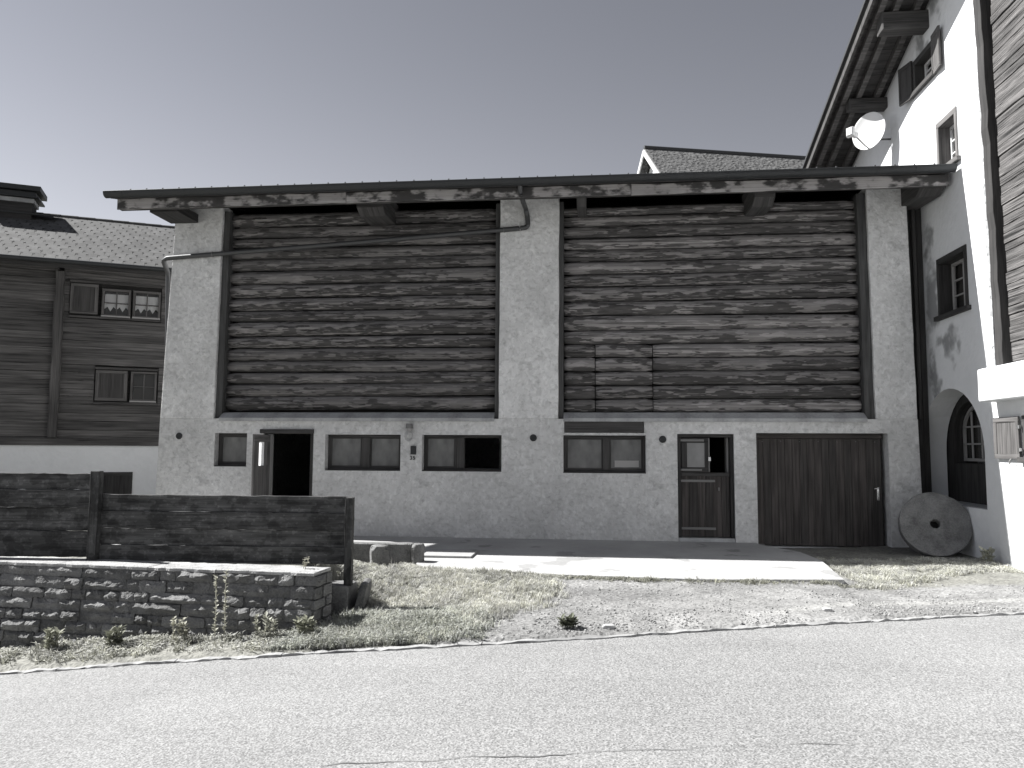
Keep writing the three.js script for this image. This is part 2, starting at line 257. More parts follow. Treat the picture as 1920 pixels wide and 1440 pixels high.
// a squarish block with worn arrises and chipped faces
function block(w, h, d, seed, worn = 0.02) {
  const g = new THREE.BoxGeometry(w, h, d, 7, 7, 7), p = g.attributes.position, dim = [w, h, d];
  for (let k = 0; k < p.count; k++) {
    const q = [p.getX(k), p.getY(k), p.getZ(k)], ed = q.map((v, i) => Math.max(0, Math.abs(v) - (dim[i] / 2 - worn * 2)) / (worn * 2)), n = fbm(q[0] * 9 + seed, q[1] * 9 + q[2] * 7 + seed * 2.3, seed, 3) - 0.5, m = fbm(q[2] * 5 + seed * 3, q[0] * 5 - q[1] * 6, seed + 3, 2) - 0.5;
    const cut = worn * (ed[0] * ed[1] + ed[1] * ed[2] + ed[0] * ed[2]) * (0.2 + 0.5 * (m + 0.5));
    q.forEach((v, i) => { q[i] = v - Math.sign(v) * cut * (ed[i] > 0 ? 1 : 0) + Math.sign(v) * (Math.abs(v) > dim[i] / 2 - 1e-4 ? n * worn * 0.9 : 0); });
    p.setXYZ(k, ...q);
  }
  return uvm(toCreasedNormals(g, 0.6), 'x', seed % 3, 0);
}

// ---------- terrain ----------
function roadY(x) { return x < -5 ? roadY(-5) + 0.13 * Math.max(x + 5, -9) : -0.05 - 0.13 * Math.exp(-x / 3.8); }
const EDGE = [[-60, 6.2], [-9, 6.35], [-5.97, 6.77], [-5.0, 6.91], [-4.15, 6.98], [-3.34, 6.99], [-2.58, 6.93], [-1.57, 6.84], [-0.57, 6.68], [0.45, 6.45], [1.52, 6.15], [2.99, 5.74], [4.56, 5.3], [7, 4.6], [10, 3.7], [60, -8]];
function table(T, x) { for (let i = 1; i < T.length; i++) if (x <= T[i][0]) { const [a, b] = T[i - 1], [c, d] = T[i]; return b + (d - b) * (x - a) / (c - a); } return T[T.length - 1][1]; }
const edgeZ = (x) => table(EDGE, x);
const slabFront = (x) => table([[-9, 2.7], [-3, 3.0], [-2.38, 3.49], [-1.5, 3.75], [-0.36, 3.9], [1.27, 4.0], [3.19, 3.8], [8, 2.6]], x);
const wallZ = (x) => 6.04 + (x + 6.63) * 0.082;          // front of the retaining wall
const WALL_END = -2.88;
function groundY(x, z) {
  const e = edgeZ(x), ry = roadY(x);
  const yr = ry + 0.022;
  const t = clamp((e - z) / Math.max(0.6, e - slabFront(x) - 0.1));
  const back = x > 3.1 ? -0.085 + 0.05 * sstep(3.5, 6, x) : -0.035;
  let y = yr + (back - yr) * (t < 1 ? t * (1.35 - 0.35 * t) : 1);
  y += 0.02 * (fbm(x * 1.3, z * 1.3, 5, 3) - 0.5) * sstep(0, 0.5, e - z);
  y -= 0.09 * Math.exp(-Math.pow((x + 2.85) / 0.3, 2) - Math.pow((z - 5.75) / 0.35, 2));
  if (z > e - 0.06) y = ry - 0.03;
  // raised terrace behind the retaining wall
  const inWall = sstep(0, 0.12, wallZ(x) - 0.13 - z);
  const tx = sstep(WALL_END - 0.12, WALL_END - 0.3, x), txb = sstep(-2.35, -3.2, x);
  const tz = sstep(2.9, 5.3, z);
  const nearWall = sstep(5.25, 5.4, z);
  const tall = (0.33 - y) * tz * (nearWall * tx + (1 - nearWall) * txb);
  return y + Math.max(0, tall) * inWall;
}
{
  const xs = [], zs = []; for (let x = -9.5; x <= 8.001; x += 0.07) xs.push(x); for (let z = 0.02; z <= 8.6; z += 0.07) zs.push(z);
  for (const v of [-11, -14, -20, -40, -90, -250]) xs.unshift(v); for (const v of [9, 11, 15, 25, 60, 250]) xs.push(v);
  for (const v of [-0.5, -3, -8, -15, -30, -80, -250]) zs.unshift(v); for (const v of [9.5, 11, 13, 16, 25, 60, 250]) zs.push(v);
  const pos = [], uv = [], col = [], idx = [], N = xs.length;
  for (const z of zs) for (const x of xs) {
    const far = Math.max(0, -z - 3) * 0; const y = (z < 0 ? Math.min(groundY(x, 0.02), 0.4) : groundY(x, z)) + far; pos.push(x, y, z); uv.push(x, z);
    // stony grey dust on the drive, straw and soil under the grass
    const n = fbm(x * 1.7, z * 1.7, 31, 4), n2 = fbm(x * 0.8 + 4, z * 2.1, 37, 3);
    const grassL = sstep(0.25, -0.45, x + 1.0 + (z - 5.2) * 0.32 + (n - 0.5) * 1.6) , grassR = sstep(3.2, 3.6, x + (n - 0.5) * 0.5) * sstep(3.9, 3.5, z + (x - 4.5) * 0.25 + (n - 0.5) * 0.6);
    const gr = Math.max(grassL, grassR), dust = 0.24 + 0.12 * (n2 - 0.5) + 0.07 * sstep(0.5, 0.64, n);
    const track = sstep(0.14, 0.02, Math.abs(z - (5.3 - 0.36 * (x - 2.6) + 0.12 * Math.sin(x * 1.6)))) * sstep(1.2, 2.4, x) * sstep(6.4, 5.2, x);
    const c = [dust + 0.09 * track, dust * 0.995 + 0.09 * track, dust * 0.985 + 0.085 * track], s = [0.24, 0.238, 0.215];
    for (let k = 0; k < 3; k++) col.push(c[k] + (s[k] - c[k]) * gr);
  }
  for (let j = 0; j < zs.length - 1; j++) for (let i = 0; i < N - 1; i++) { const a = j * N + i; idx.push(a, a + N, a + 1, a + 1, a + N, a + N + 1); }
  const g = new THREE.BufferGeometry(); g.setAttribute('position', new THREE.Float32BufferAttribute(pos, 3)); g.setAttribute('uv', new THREE.Float32BufferAttribute(uv, 2)); g.setAttribute('color', new THREE.Float32BufferAttribute(col, 3)); g.setIndex(idx); g.computeVertexNormals();
  structure(mesh('ground', g, M.ground));
}
{ // road with its crack
  const xs = []; for (const v of [-60, -40, -25, -15, -11]) xs.push(v); for (let x = -9; x <= 9; x += 0.15) xs.push(x); for (const v of [11, 15, 25, 40, 60]) xs.push(v);
  const pos = [], uv = [], idx = [], K = 6;
  xs.forEach((x, i) => { const e = edgeZ(x) + 0.015 * Math.sin(x * 7.3) + 0.02 * (vnoise(x * 3, 1, 3) - 0.5); for (let k = 0; k <= K; k++) { const z = e + 8.2 * k / K; pos.push(x, roadY(x) + 0.02 * Math.sin(Math.PI * k / K), z); uv.push(x, z); if (i && k) { const a = (i - 1) * (K + 1) + k - 1; idx.push(a, a + 1, a + K + 1, a + 1, a + K + 2, a + K + 1); } } });
  const g = new THREE.BufferGeometry(); g.setAttribute('position', new THREE.Float32BufferAttribute(pos, 3)); g.setAttribute('uv', new THREE.Float32BufferAttribute(uv, 2)); g.setIndex(idx); g.computeVertexNormals();
  const road = structure(mesh('road', g, M.asphalt));
  const cp = [], ci = []; let n = 0;
  for (let x = -1.6; x < 4.0; x += 0.035) { const z = 9.40 - 0.135 * x + 0.09 * (fbm(x * 4, 2, 8, 5) - 0.5), w = 0.0005 + 0.016 * Math.pow(Math.max(0, fbm(x * 2.2, 7, 9, 4) - 0.28), 1.3); const k = (z - edgeZ(x)) / 8.2; const y = roadY(x) + 0.02 * Math.sin(Math.PI * k) + 0.004; cp.push(x, y, z - w, x, y, z + w); if (n++) { const a = 2 * (n - 2); ci.push(a, a + 1, a + 2, a + 1, a + 3, a + 2); } }
  const cg = new THREE.BufferGeometry(); cg.setAttribute('position', new THREE.Float32BufferAttribute(cp, 3)); cg.setIndex(ci); cg.computeVertexNormals();
  mesh('crack', cg, mat({ color: lin(0.11) }), road);
}
{ // broken concrete edging, each length a piece
  const e = structure(group('road_edging')); const r = rng(900); let x = -9;
  while (x < 8) {
    const L = 0.7 + r() * 1.6, x1 = Math.min(8, x + L), n = 26, w0 = 0.05 + r() * 0.03, pos = [];
    const pt = (u, side, top) => { const X = x + 0.006 + (x1 - x - 0.012) * u, j = 0.085 * (fbm(X * 9, side * 9, 12, 4) - 0.5); return [X, roadY(X) + (top ? -0.002 + 0.036 * fbm(X * 10, side * 5, 13, 4) : -0.04), edgeZ(X) - 0.005 + (side ? 0.012 + j : -w0 + j)]; };
    const q = (a, b, c, d) => pos.push(...a, ...b, ...c, ...a, ...c, ...d);
    for (let i = 0; i < n; i++) { const u = i / n, v = (i + 1) / n; q(pt(u, 0, 1), pt(u, 1, 1), pt(v, 1, 1), pt(v, 0, 1)); q(pt(u, 1, 1), pt(u, 1, 0), pt(v, 1, 0), pt(v, 1, 1)); q(pt(v, 0, 1), pt(v, 0, 0), pt(u, 0, 0), pt(u, 0, 1)); }
    q(pt(0, 0, 1), pt(0, 0, 0), pt(0, 1, 0), pt(0, 1, 1)); q(pt(1, 1, 1), pt(1, 1, 0), pt(1, 0, 0), pt(1, 0, 1));
    const g = new THREE.BufferGeometry(); g.setAttribute('position', new THREE.Float32BufferAttribute(pos, 3)); g.computeVertexNormals();
    mesh('edging_length', uvm(g), M.edging, e); x = x1;
  }
}
{ // concrete forecourt
  const P = [[-8.3, 0.0], [-8.3, 2.6], [-2.62, 2.95], [-2.38, 3.49], [-1.5, 3.75], [-0.36, 3.9], [1.27, 4.02], [3.19, 3.8], [3.4, 2.06], [3.33, 1.2], [2.9, 0.3], [2.86, 0.0]];
  const out = []; P.forEach((p, i) => { out.push(p); if (i > 2 && i < 8) { const q = P[i + 1]; for (let k = 1; k < 8; k++) out.push([p[0] + (q[0] - p[0]) * k / 8 + (R0() - 0.5) * 0.015, p[1] + (q[1] - p[1]) * k / 8 + (R0() - 0.5) * 0.035]); } });
  const s = new THREE.Shape(out.map(([x, z]) => new THREE.Vector2(x, -z)));
  const g = new THREE.ExtrudeGeometry(s, { depth: 0.16, bevelEnabled: true, bevelSize: 0.008, bevelThickness: 0.008, bevelOffset: -0.008, bevelSegments: 1 }).rotateX(-Math.PI / 2).translate(0, -0.168, 0);
  structure(mesh('forecourt_slab', uvm(g), M.slab));
}

// ---------- the barn ----------
const barn = tag(group('barn'), 'long barn with grey plastered pillars framing two walls of stacked logs', 'barn');
const W_OPEN = [rect(-7.25, -6.6, 1.27, 1.91), rect(-5.05, -3.59, 1.21, 1.89), rect(-3.18, -1.68, 1.21, 1.89), rect(-0.54, 0.96, 1.2, 1.89)];
{ // ground-floor masonry: one outline whose lower edge steps round the three doors
  const out = [[-8.42, -0.2], [-6.27, -0.2], [-6.27, 1.97], [-5.28, 1.97], [-5.28, -0.2], [1.52, -0.2], [1.52, 1.92], [2.52, 1.92], [2.52, -0.2], [2.91, -0.2], [2.91, 1.94], [5.17, 1.94], [5.17, -0.2], [5.72, -0.2], [5.68, 2.19], [-8.38, 2.19]];
  const holes = [...W_OPEN, rect(-0.52, 0.93, 1.935, 2.165)];
  mesh('ground_floor_wall', holed(out, holes, 0.42), M.plasterLow, barn);
  const pil = (xs, name) => { // pillar: slightly leaning, irregular edges
    const [a0, b0, a1, b1] = xs, n = 14, L = [], Rr = []; for (let i = 0; i <= n; i++) { const t = i / n, y = 2.19 + (6.42 - 2.19) * t; const j = () => (R0() - 0.5) * 0.012; L.push([a0 + (a1 - a0) * t + j(), y]); Rr.push([b0 + (b1 - b0) * t + j(), y]); }
    const s = new THREE.Shape([...L.reverse(), ...Rr].map((p) => new THREE.Vector2(...p)));
    const g = new THREE.ExtrudeGeometry(s, { depth: 0.4, bevelEnabled: true, bevelSize: 0.015, bevelOffset: -0.015, bevelThickness: 0.015, bevelSegments: 2 }).translate(0, 0, -0.412);
    mesh(name, uvm(g), M.plaster, barn);
  };
  pil([-8.38, -7.29, -8.23, -7.25], 'pillar'); pil([-1.74, -0.63, -1.73, -0.61], 'pillar'); pil([4.98, 5.68, 4.94, 5.63], 'pillar');
  // closed shell behind
  const T = 0.35;
  mesh('side_wall', holed(rect(-9.4, -0.43, -0.2, 6.3), [], T).rotateY(-Math.PI / 2).translate(-8.38, 0, 0), M.plaster, barn);
  mesh('side_wall', holed(rect(-9.4, -0.43, -0.2, 6.3), [], T).rotateY(-Math.PI / 2).translate(5.32, 0, 0), M.plaster, barn);
  mesh('back_wall', holed(rect(-8.0, 5.3, -0.2, 6.3), [], T).translate(0, 0, -9.05), M.plaster, barn);
  mesh('interior_floor', bar(-8.0, 5.3, -0.2, -0.09, -9.0, -0.44), M.inside, barn);
  mesh('loft_floor', bar(-8.0, 5.3, 2.08, 2.17, -9.0, -0.44), M.inside, barn);
  mesh('partition', bar(-4.0, -3.9, -0.08, 2.07, -9.0, -1.2), M.inside, barn);
  mesh('partition', bar(2.55, 2.65, -0.08, 2.07, -9.0, -0.44), M.inside, barn);
}
// the two log panels
function logGeo(len, rad, seed, taper = [1, 1], nr = 12) {
  const r = rng(seed), n = Math.max(8, Math.round(len * 5)), P = [], pos = [], uv = [], idx = [], o = r() * 40, v0 = (r() - 0.5) * 0.07, u0 = r() * 6;
  for (let i = 0; i <= n; i++) {
    const x = len * i / n, e = Math.min(i / n, 1 - i / n) * len, end = i === 0 || i === n ? 0.86 : 1, t = i / n;
    const br = rad * end * (taper[0] + (taper[1] - taper[0]) * t) * (1 + 0.10 * (fbm(x * 1.1 + o, 3, seed, 3) - 0.5)), cy = 0.02 * (fbm(x * 0.6 + o, 8, seed, 2) - 0.5);
    for (let k = 0; k <= nr; k++) { const a = k / nr * Math.PI * 2, rr = br * (1 + 0.09 * (fbm(x * 2.2 + o, (k % nr) * 0.9, seed + 5, 2) - 0.5)); pos.push(x - (end < 1 ? 0 : 0), cy + Math.sin(a) * rr, Math.cos(a) * rr); uv.push(u0 + x, v0 + k / nr * 0.85); }
  }
  for (let i = 0; i < n; i++) for (let k = 0; k < nr; k++) { const a = i * (nr + 1) + k, b = a + nr + 1; idx.push(a, b, a + 1, a + 1, b, b + 1); }
  for (const i of [0, n]) { const c = pos.length / 3, s = i * (nr + 1); pos.push(len * i / n, 0, 0); uv.push(0, 0); for (let k = 0; k < nr; k++) i ? idx.push(c, s + k + 1, s + k) : idx.push(c, s + k, s + k + 1); }
  const g = new THREE.BufferGeometry(); g.setAttribute('position', new THREE.Float32BufferAttribute(pos, 3)); g.setAttribute('uv', new THREE.Float32BufferAttribute(uv, 2)); g.setIndex(idx); g.computeVertexNormals(); return g;
}
const LOGS_L = [6.279, 6.009, 5.782, 5.583, 5.354, 5.122, 4.847, 4.582, 4.324, 4.1, 3.813, 3.576, 3.33, 3.109, 2.877, 2.627, 2.36];
const LOGS_R = [6.237, 6.063, 5.859, 5.636, 5.401, 5.179, 4.928, 4.685, 4.41, 4.142, 3.863, 3.597, 3.341, 3.086, 2.826, 2.566, 2.32];
function logPanel(ys, x0, x1, seed, mats, cut) {
  const p = group('log_wall', barn), r = rng(seed);
  mesh('backing_board', bar(x0 - 0.05, x1 + 0.05, 2.19, 6.2, -0.46, -0.43), M.dark, p);
  for (let i = 0; i < 16; i++) {
    const yc = (ys[i] + ys[i + 1]) / 2, rad = (ys[i] - ys[i + 1]) / 2 * 0.99, segs = cut && i >= 11 ? [[x0, cut[0] - 0.008], [cut[0] + 0.008, cut[1] - 0.008], [cut[1] + 0.008, x1]] : [[x0, x1]];
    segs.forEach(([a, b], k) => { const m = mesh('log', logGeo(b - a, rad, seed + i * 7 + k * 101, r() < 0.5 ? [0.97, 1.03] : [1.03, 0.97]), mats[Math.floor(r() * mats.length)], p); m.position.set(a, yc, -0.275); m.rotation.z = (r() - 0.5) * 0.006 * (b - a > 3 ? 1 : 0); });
  }
  return p;
}
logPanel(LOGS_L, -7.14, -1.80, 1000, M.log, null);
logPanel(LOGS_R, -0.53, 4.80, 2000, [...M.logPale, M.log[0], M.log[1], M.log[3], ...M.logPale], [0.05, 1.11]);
// upright frame posts beside the logs, and the cement ledge below
for (const [a, b, c, d] of [[-7.285, -7.16, -7.24, -7.12], [-1.82, -1.742, -1.82, -1.74], [-0.628, -0.54, -0.608, -0.53], [4.82, 4.975, 4.79, 4.935]]) {
  const s = new THREE.Shape([[a, 2.2], [b, 2.2], [d, 6.3], [c, 6.3]].map((p) => new THREE.Vector2(...p)));
  mesh('frame_post', uvm(new THREE.ExtrudeGeometry(s, { depth: 0.31, bevelEnabled: false }).translate(0, 0, -0.37), 'y'), M.post, barn);
}
function ledge(x0, x1, y0, y1) { const s = new THREE.Shape([[-0.42, 2.14], [0.055, 2.14], [0.06, 2.2], [-0.12, 2.31], [-0.42, 2.33]].map(([z, y]) => new THREE.Vector2(z, y))); const g = new THREE.ExtrudeGeometry(s, { depth: x1 - x0, bevelEnabled: false }).rotateY(Math.PI / 2).scale(1, 1, -1).translate(0, 0, 0); const i = g.index; const p = g.attributes.position; for (let t = 0; t < p.count; t += 3) { const a = [p.getX(t), p.getY(t), p.getZ(t)]; p.setXYZ(t, p.getX(t + 1), p.getY(t + 1), p.getZ(t + 1)); p.setXYZ(t + 1, ...a); } g.computeVertexNormals(); g.translate(x0, 0, 0); mesh('cement_ledge', uvm(g), M.cement, barn); }
ledge(-7.155, -1.825, 0, 0); ledge(-0.535, 4.815, 0, 0);
mesh('wooden_lintel', board(1.43, 0.215, 0.2, 44, 0.012, 12).translate(0.205, 2.05, -0.085), M.frame, barn);

// roof with gutter and eaves
{
  const pit = Math.tan(14 * Math.PI / 180), y0 = (z) => 6.235 + (1.08 - z) * pit, zr = -4.2;
  const prof = [[1.08, y0(1.08)], [1.08, y0(1.08) + 0.1], [zr, y0(zr) + 0.1], [-9.9, y0(zr) + 0.1 - (zr + 9.9) * pit], [-9.9, y0(zr) - (zr + 9.9) * pit], [zr, y0(zr)]];
  const s = new THREE.Shape(prof.map(([z, y]) => new THREE.Vector2(-z, y)));
  const g = new THREE.ExtrudeGeometry(s, { depth: 14.82, bevelEnabled: false }).rotateY(Math.PI / 2).translate(-8.9, 0, 0);
  const roof = mesh('roof', uvm(g), M.soffit, barn);
  // gables under the roof, at both ends
  for (const x of [-8.36, 5.3]) { const gs = new THREE.Shape([[0.43, 6.3], [9.4, 6.3], [9.4, 6.45], [-zr, y0(zr) - 0.02], [0.43, y0(-0.43) - 0.02]].map((p) => new THREE.Vector2(...p))); mesh('gable', uvm(new THREE.ExtrudeGeometry(gs, { depth: 0.3, bevelEnabled: false }).rotateY(Math.PI / 2).translate(x, 0, 0)), M.dark, barn); }
  // gutter
  const gy = 6.305, gz = 1.17, gr = 0.092, half = new THREE.CylinderGeometry(gr, gr, 14.88, 14, 1, true, 0, Math.PI).rotateX(Math.PI / 2).rotateY(Math.PI / 2);
  half.rotateX(0); const gut = group('gutter', barn);
  const prof2 = []; for (let k = 0; k <= 12; k++) { const a = Math.PI + Math.PI * k / 12; prof2.push([Math.cos(a) * gr, Math.sin(a) * gr]); } for (let k = 12; k >= 0; k--) { const a = Math.PI + Math.PI * k / 12; prof2.push([Math.cos(a) * (gr - 0.005), Math.sin(a) * (gr - 0.005)]); }
  const ring = (pr, d) => new THREE.ExtrudeGeometry(new THREE.Shape(pr.map((p) => new THREE.Vector2(...p))), { depth: d, bevelEnabled: false }).rotateY(Math.PI / 2);
  mesh('channel', ring(prof2, 14.88).translate(-8.93, gy, gz), M.metal, gut);
  mesh('rolled_lip', new THREE.CylinderGeometry(0.011, 0.011, 14.88, 8).rotateZ(Math.PI / 2).translate(-1.49, gy + 0.008, gz + gr), M.metal, gut);
  const hoop = prof2.map(([x, y]) => [x * 1.05, y * 1.05]);
  for (let x = -8.6, k = 0; x < 5.9; x += 0.605, k++) mesh('bracket', merge([ring(hoop, 0.028), bar(0, 0.028, -0.012, 0.03, -0.2, -0.065).translate(0, 0, 0)]).translate(x, gy, gz), M.metal, gut);
  for (const x of [-8.935, 5.945]) mesh('end_cap', new THREE.CircleGeometry(gr, 14, Math.PI, Math.PI).rotateY(x < 0 ? -Math.PI / 2 : Math.PI / 2).translate(x, gy, gz), M.metal, gut);
  // fascia boards
  const fr = rng(55); let fx = -8.82;
  for (const L of [4.4, 5.1, 5.25]) { const b = mesh('fascia_board', board(L - 0.006, 0.19, 0.035, Math.floor(fr() * 999), 0.01, 16), M.fascia, barn); b.position.set(fx + L / 2, 6.145 + (fr() - 0.5) * 0.012, 0.985); fx += L; }
  mesh('fascia_rail', bar(-8.8, 5.92, 6.06, 6.22, 0.86, 0.955), M.soffit, barn);
  // projecting beam ends
  for (const [x0, x1, yb, yt, zf] of [[-4.3, -3.82, 5.95, 6.3, 0.72], [-0.26, -0.11, 6.0, 6.3, 0.8], [2.83, 3.17, 5.94, 6.28, 0.7], [5.55, 5.93, 6.0, 6.28, 0.82]]) {
    const s2 = new THREE.Shape([[-0.4, 6.42], [-0.4, yb + 0.05], [zf - 0.22, yb], [zf, yb + 0.1], [zf, yt - 0.04], [zf - 0.3, 6.35]].map(([z, y]) => new THREE.Vector2(-z, y)));
    const bm = uvm(new THREE.ExtrudeGeometry(s2, { depth: x1 - x0, bevelEnabled: true, bevelSize: 0.01, bevelThickness: 0.01, bevelSegments: 1 }).rotateY(Math.PI / 2).translate(x0, 0, 0), 'z');
    mesh('beam_end', bm, M.soffit, barn);
  }
  mesh('wall_plate', bar(-8.3, -7.74, 6.05, 6.22, 0.03, 0.79), M.dark, barn);
  // snow hooks on the roof edge
  for (let x = -8.6; x < 5.8; x += 0.318) mesh('snow_hook', bar(x, x + 0.022, y0(0.98) + 0.09, y0(0.98) + 0.19, 0.95, 0.975), M.zinc, roof);
}
{ // rain pipe: down from the gutter, then slanting left round the corner
  const p = group('rain_pipe', barn), r = 0.046;
  mesh('drop', tube([[-1.25, 6.28, 1.12], [-1.25, 6.14, 1.05], [-1.24, 6.1, 0.6], [-1.235, 6.12, 0.15], [-1.215, 6.02, 0.06], [-1.2, 5.84, 0.055], [-1.23, 5.79, 0.055], [-1.34, 5.775, 0.055]], r, 60, 10), M.zinc, p);
  mesh('slanting_run', tube([[-1.36, 5.774, 0.055], [-4.5, 5.575, 0.058], [-8.3, 5.352, 0.058], [-8.42, 5.33, 0.04], [-8.455, 5.25, -0.05], [-8.46, 5.1, -0.2], [-8.46, 3.4, -0.3]], r, 90, 10), M.zinc, p);
  for (const [x, y] of [[-1.65, 5.755], [-7.4, 5.405]]) mesh('pipe_clip', new THREE.TorusGeometry(0.049, 0.006, 6, 16).rotateY(Math.PI / 2).translate(x, y, 0.056), M.iron, p);
}
// windows of the ground floor
function barnWindow(x0, x1, y0, y1, mull, o = {}) {
  const w = group('window', barn), zf = -0.16, t = 0.055, d = 0.08;
  const parts = [bar(x0 + 0.004, x1 - 0.004, y1 - t, y1 - 0.004, zf - d, zf), bar(x0 + 0.004, x1 - 0.004, y0 + 0.004, y0 + t, zf - d, zf), bar(x0 + 0.004, x0 + t, y0 + t, y1 - t, zf - d, zf - 0.001), bar(x1 - t, x1 - 0.004, y0 + t, y1 - t, zf - d, zf - 0.001)];
  mesh('frame', merge(parts), M.frame, w);
  const edges = mull ? [[x0 + t, mull[0]], [mull[1], x1 - t]] : [[x0 + t, x1 - t]];
  if (mull) mesh('mullion', bar(mull[0], mull[1], y0 + t, y1 - t, zf - d + 0.005, zf + 0.012), M.frame, w);
  edges.forEach(([a, b], k) => {
    if (o.open === k) { // the sash stands open into the room
      const s = group('open_sash', w, [b, 0, zf - 0.03]); s.rotation.y = -1.95; const L = b - a;
      mesh('sash_frame', merge([bar(-L, 0, y1 - t - 0.05, y1 - t, -0.02, 0.02), bar(-L, 0, y0 + t, y0 + t + 0.05, -0.02, 0.02)]), M.frame, s); return;
    }
    mesh('pane', new THREE.PlaneGeometry(b - a, y1 - y0 - 2 * t).translate((a + b) / 2, (y0 + y1) / 2, zf - 0.03 - 0.004 * k), M.dusty, w);
    const st = 0.022; mesh('sash', merge([bar(a, b, y1 - t - st, y1 - t, zf - 0.05, zf - 0.012), bar(a, b, y0 + t, y0 + t + st * 1.6, zf - 0.05, zf - 0.012), bar(a, a + st, y0 + t, y1 - t, zf - 0.049, zf - 0.013), bar(b - st, b, y0 + t, y1 - t, zf - 0.049, zf - 0.013)]), M.frame, w);
  });
  if (o.card) mesh('paper_card', bar(o.card[0], o.card[1], o.card[2], o.card[3], zf - 0.028, zf - 0.024, 'x', 0.001), M.paleFrame, w);
  // worn mortar sill in the opening
  mesh('sill', bar(x0 + 0.002, x1 - 0.002, y0 + 0.001, y0 + 0.018, -0.16, -0.012), M.frame, w);
}
barnWindow(-7.25, -6.6, 1.27, 1.91, null);
barnWindow(-5.05, -3.59, 1.21, 1.89, [-4.39, -4.22]);
barnWindow(-3.18, -1.68, 1.21, 1.89, [-2.58, -2.40], { open: 1 });
barnWindow(-0.54, 0.96, 1.2, 1.89, [0.18, 0.31], { card: [0.4, 0.84, 1.31, 1.43] });
// round vents
for (const [x, y] of [[-7.97, 1.85], [-1.09, 1.84], [1.26, 1.82]]) {
  const v = group('vent', barn, [x, y, 0]);
  mesh('pipe_rim', new THREE.TorusGeometry(0.053, 0.012, 8, 22).translate(0, 0, 0.012), M.metal, v);
  mesh('vent_cap', new THREE.CylinderGeometry(0.05, 0.05, 0.012, 20).rotateX(Math.PI / 2).translate(0, 0, 0.007), M.metal, v);
  for (let k = -1; k <= 1; k++) mesh('vent_slat', bar(-0.04, 0.04, k * 0.026 - 0.005, k * 0.026 + 0.005, 0.012, 0.02), M.metal, v);
}
{ // outdoor lamp, bell box and house number
  const l = group('wall_lamp', barn, [-3.41, 2.05, 0.0]);
  mesh('lamp_base', new THREE.CylinderGeometry(0.06, 0.07, 0.09, 18).translate(0, 0.0, 0.07), M.iron, l);
  mesh('arm', bar(-0.025, 0.025, -0.02, 0.03, 0.0, 0.06), M.iron, l);
  mesh('collar', new THREE.CylinderGeometry(0.05, 0.045, 0.05, 18).translate(0, -0.07, 0.07), M.paleFrame, l);
  mesh('glass_globe', new THREE.LatheGeometry([[0.0, -0.29], [0.03, -0.285], [0.065, -0.255], [0.085, -0.2], [0.08, -0.14], [0.06, -0.105], [0.045, -0.09]].map((p) => new THREE.Vector2(...p)), 20).translate(-0.008, 0, 0.07), M.glass, l);
  const b = group('bell_box', barn, [-3.34, 1.6, 0]); mesh('box', bar(-0.05, 0.05, -0.08, 0.08, 0.0, 0.035), M.metal, b); mesh('cover', bar(-0.036, 0.036, -0.066, 0.05, 0.0355, 0.042), M.metal, b);
  // the two figures
  const num = group('house_number', barn, [-3.355, 1.455, 0]); const dg = (pts, x) => tube(pts.map(([u, v]) => [x + u, v, 0.008]), 0.007, 24, 6);
  mesh('digit', dg([[-0.018, 0.03], [0.004, 0.032], [0.014, 0.018], [0, 0.004], [0.016, -0.012], [0.004, -0.03], [-0.018, -0.026]], -0.03), M.black, num);
  mesh('digit', dg([[0.016, 0.03], [-0.012, 0.03], [-0.014, 0.006], [0.006, 0.006], [0.016, -0.012], [0.004, -0.03], [-0.016, -0.026]], 0.028), M.black, num);
}
{ // doorway with its leaf standing open, square to the wall
  const d = group('open_door', barn);
  mesh('door_frame', merge([bar(-6.265, -6.17, 0, 1.9, -0.2, -0.05), bar(-5.36, -5.285, 0, 1.9, -0.2, -0.05), bar(-6.265, -5.285, 1.9, 1.965, -0.2, -0.049)]), M.frame, d);
  mesh('jamb_board', bar(-6.17, -6.13, 0, 1.89, -0.16, 0.02), M.paleFrame, d);
  mesh('head_rail', bar(-6.33, -5.27, 1.905, 1.985, 0.003, 0.05), M.frame, d);
  const L = group('door_leaf', d, [-6.14, 0, 0.02]); L.rotation.y = -Math.PI / 2 - 0.03;
  const leaf = (a, b, c, e) => bar(a, b, c, e, -0.02, 0.02);
  mesh('leaf_frame', merge([leaf(0.0, 0.66, 0.03, 1.3), leaf(0.0, 0.66, 1.74, 1.88), leaf(0.0, 0.22, 1.3, 1.74), leaf(0.46, 0.66, 1.3, 1.74)]), M.shutter, L);
  mesh('frosted_pane', new THREE.PlaneGeometry(0.26, 0.46).translate(0.34, 1.52, 0), M.frosted, L);
}
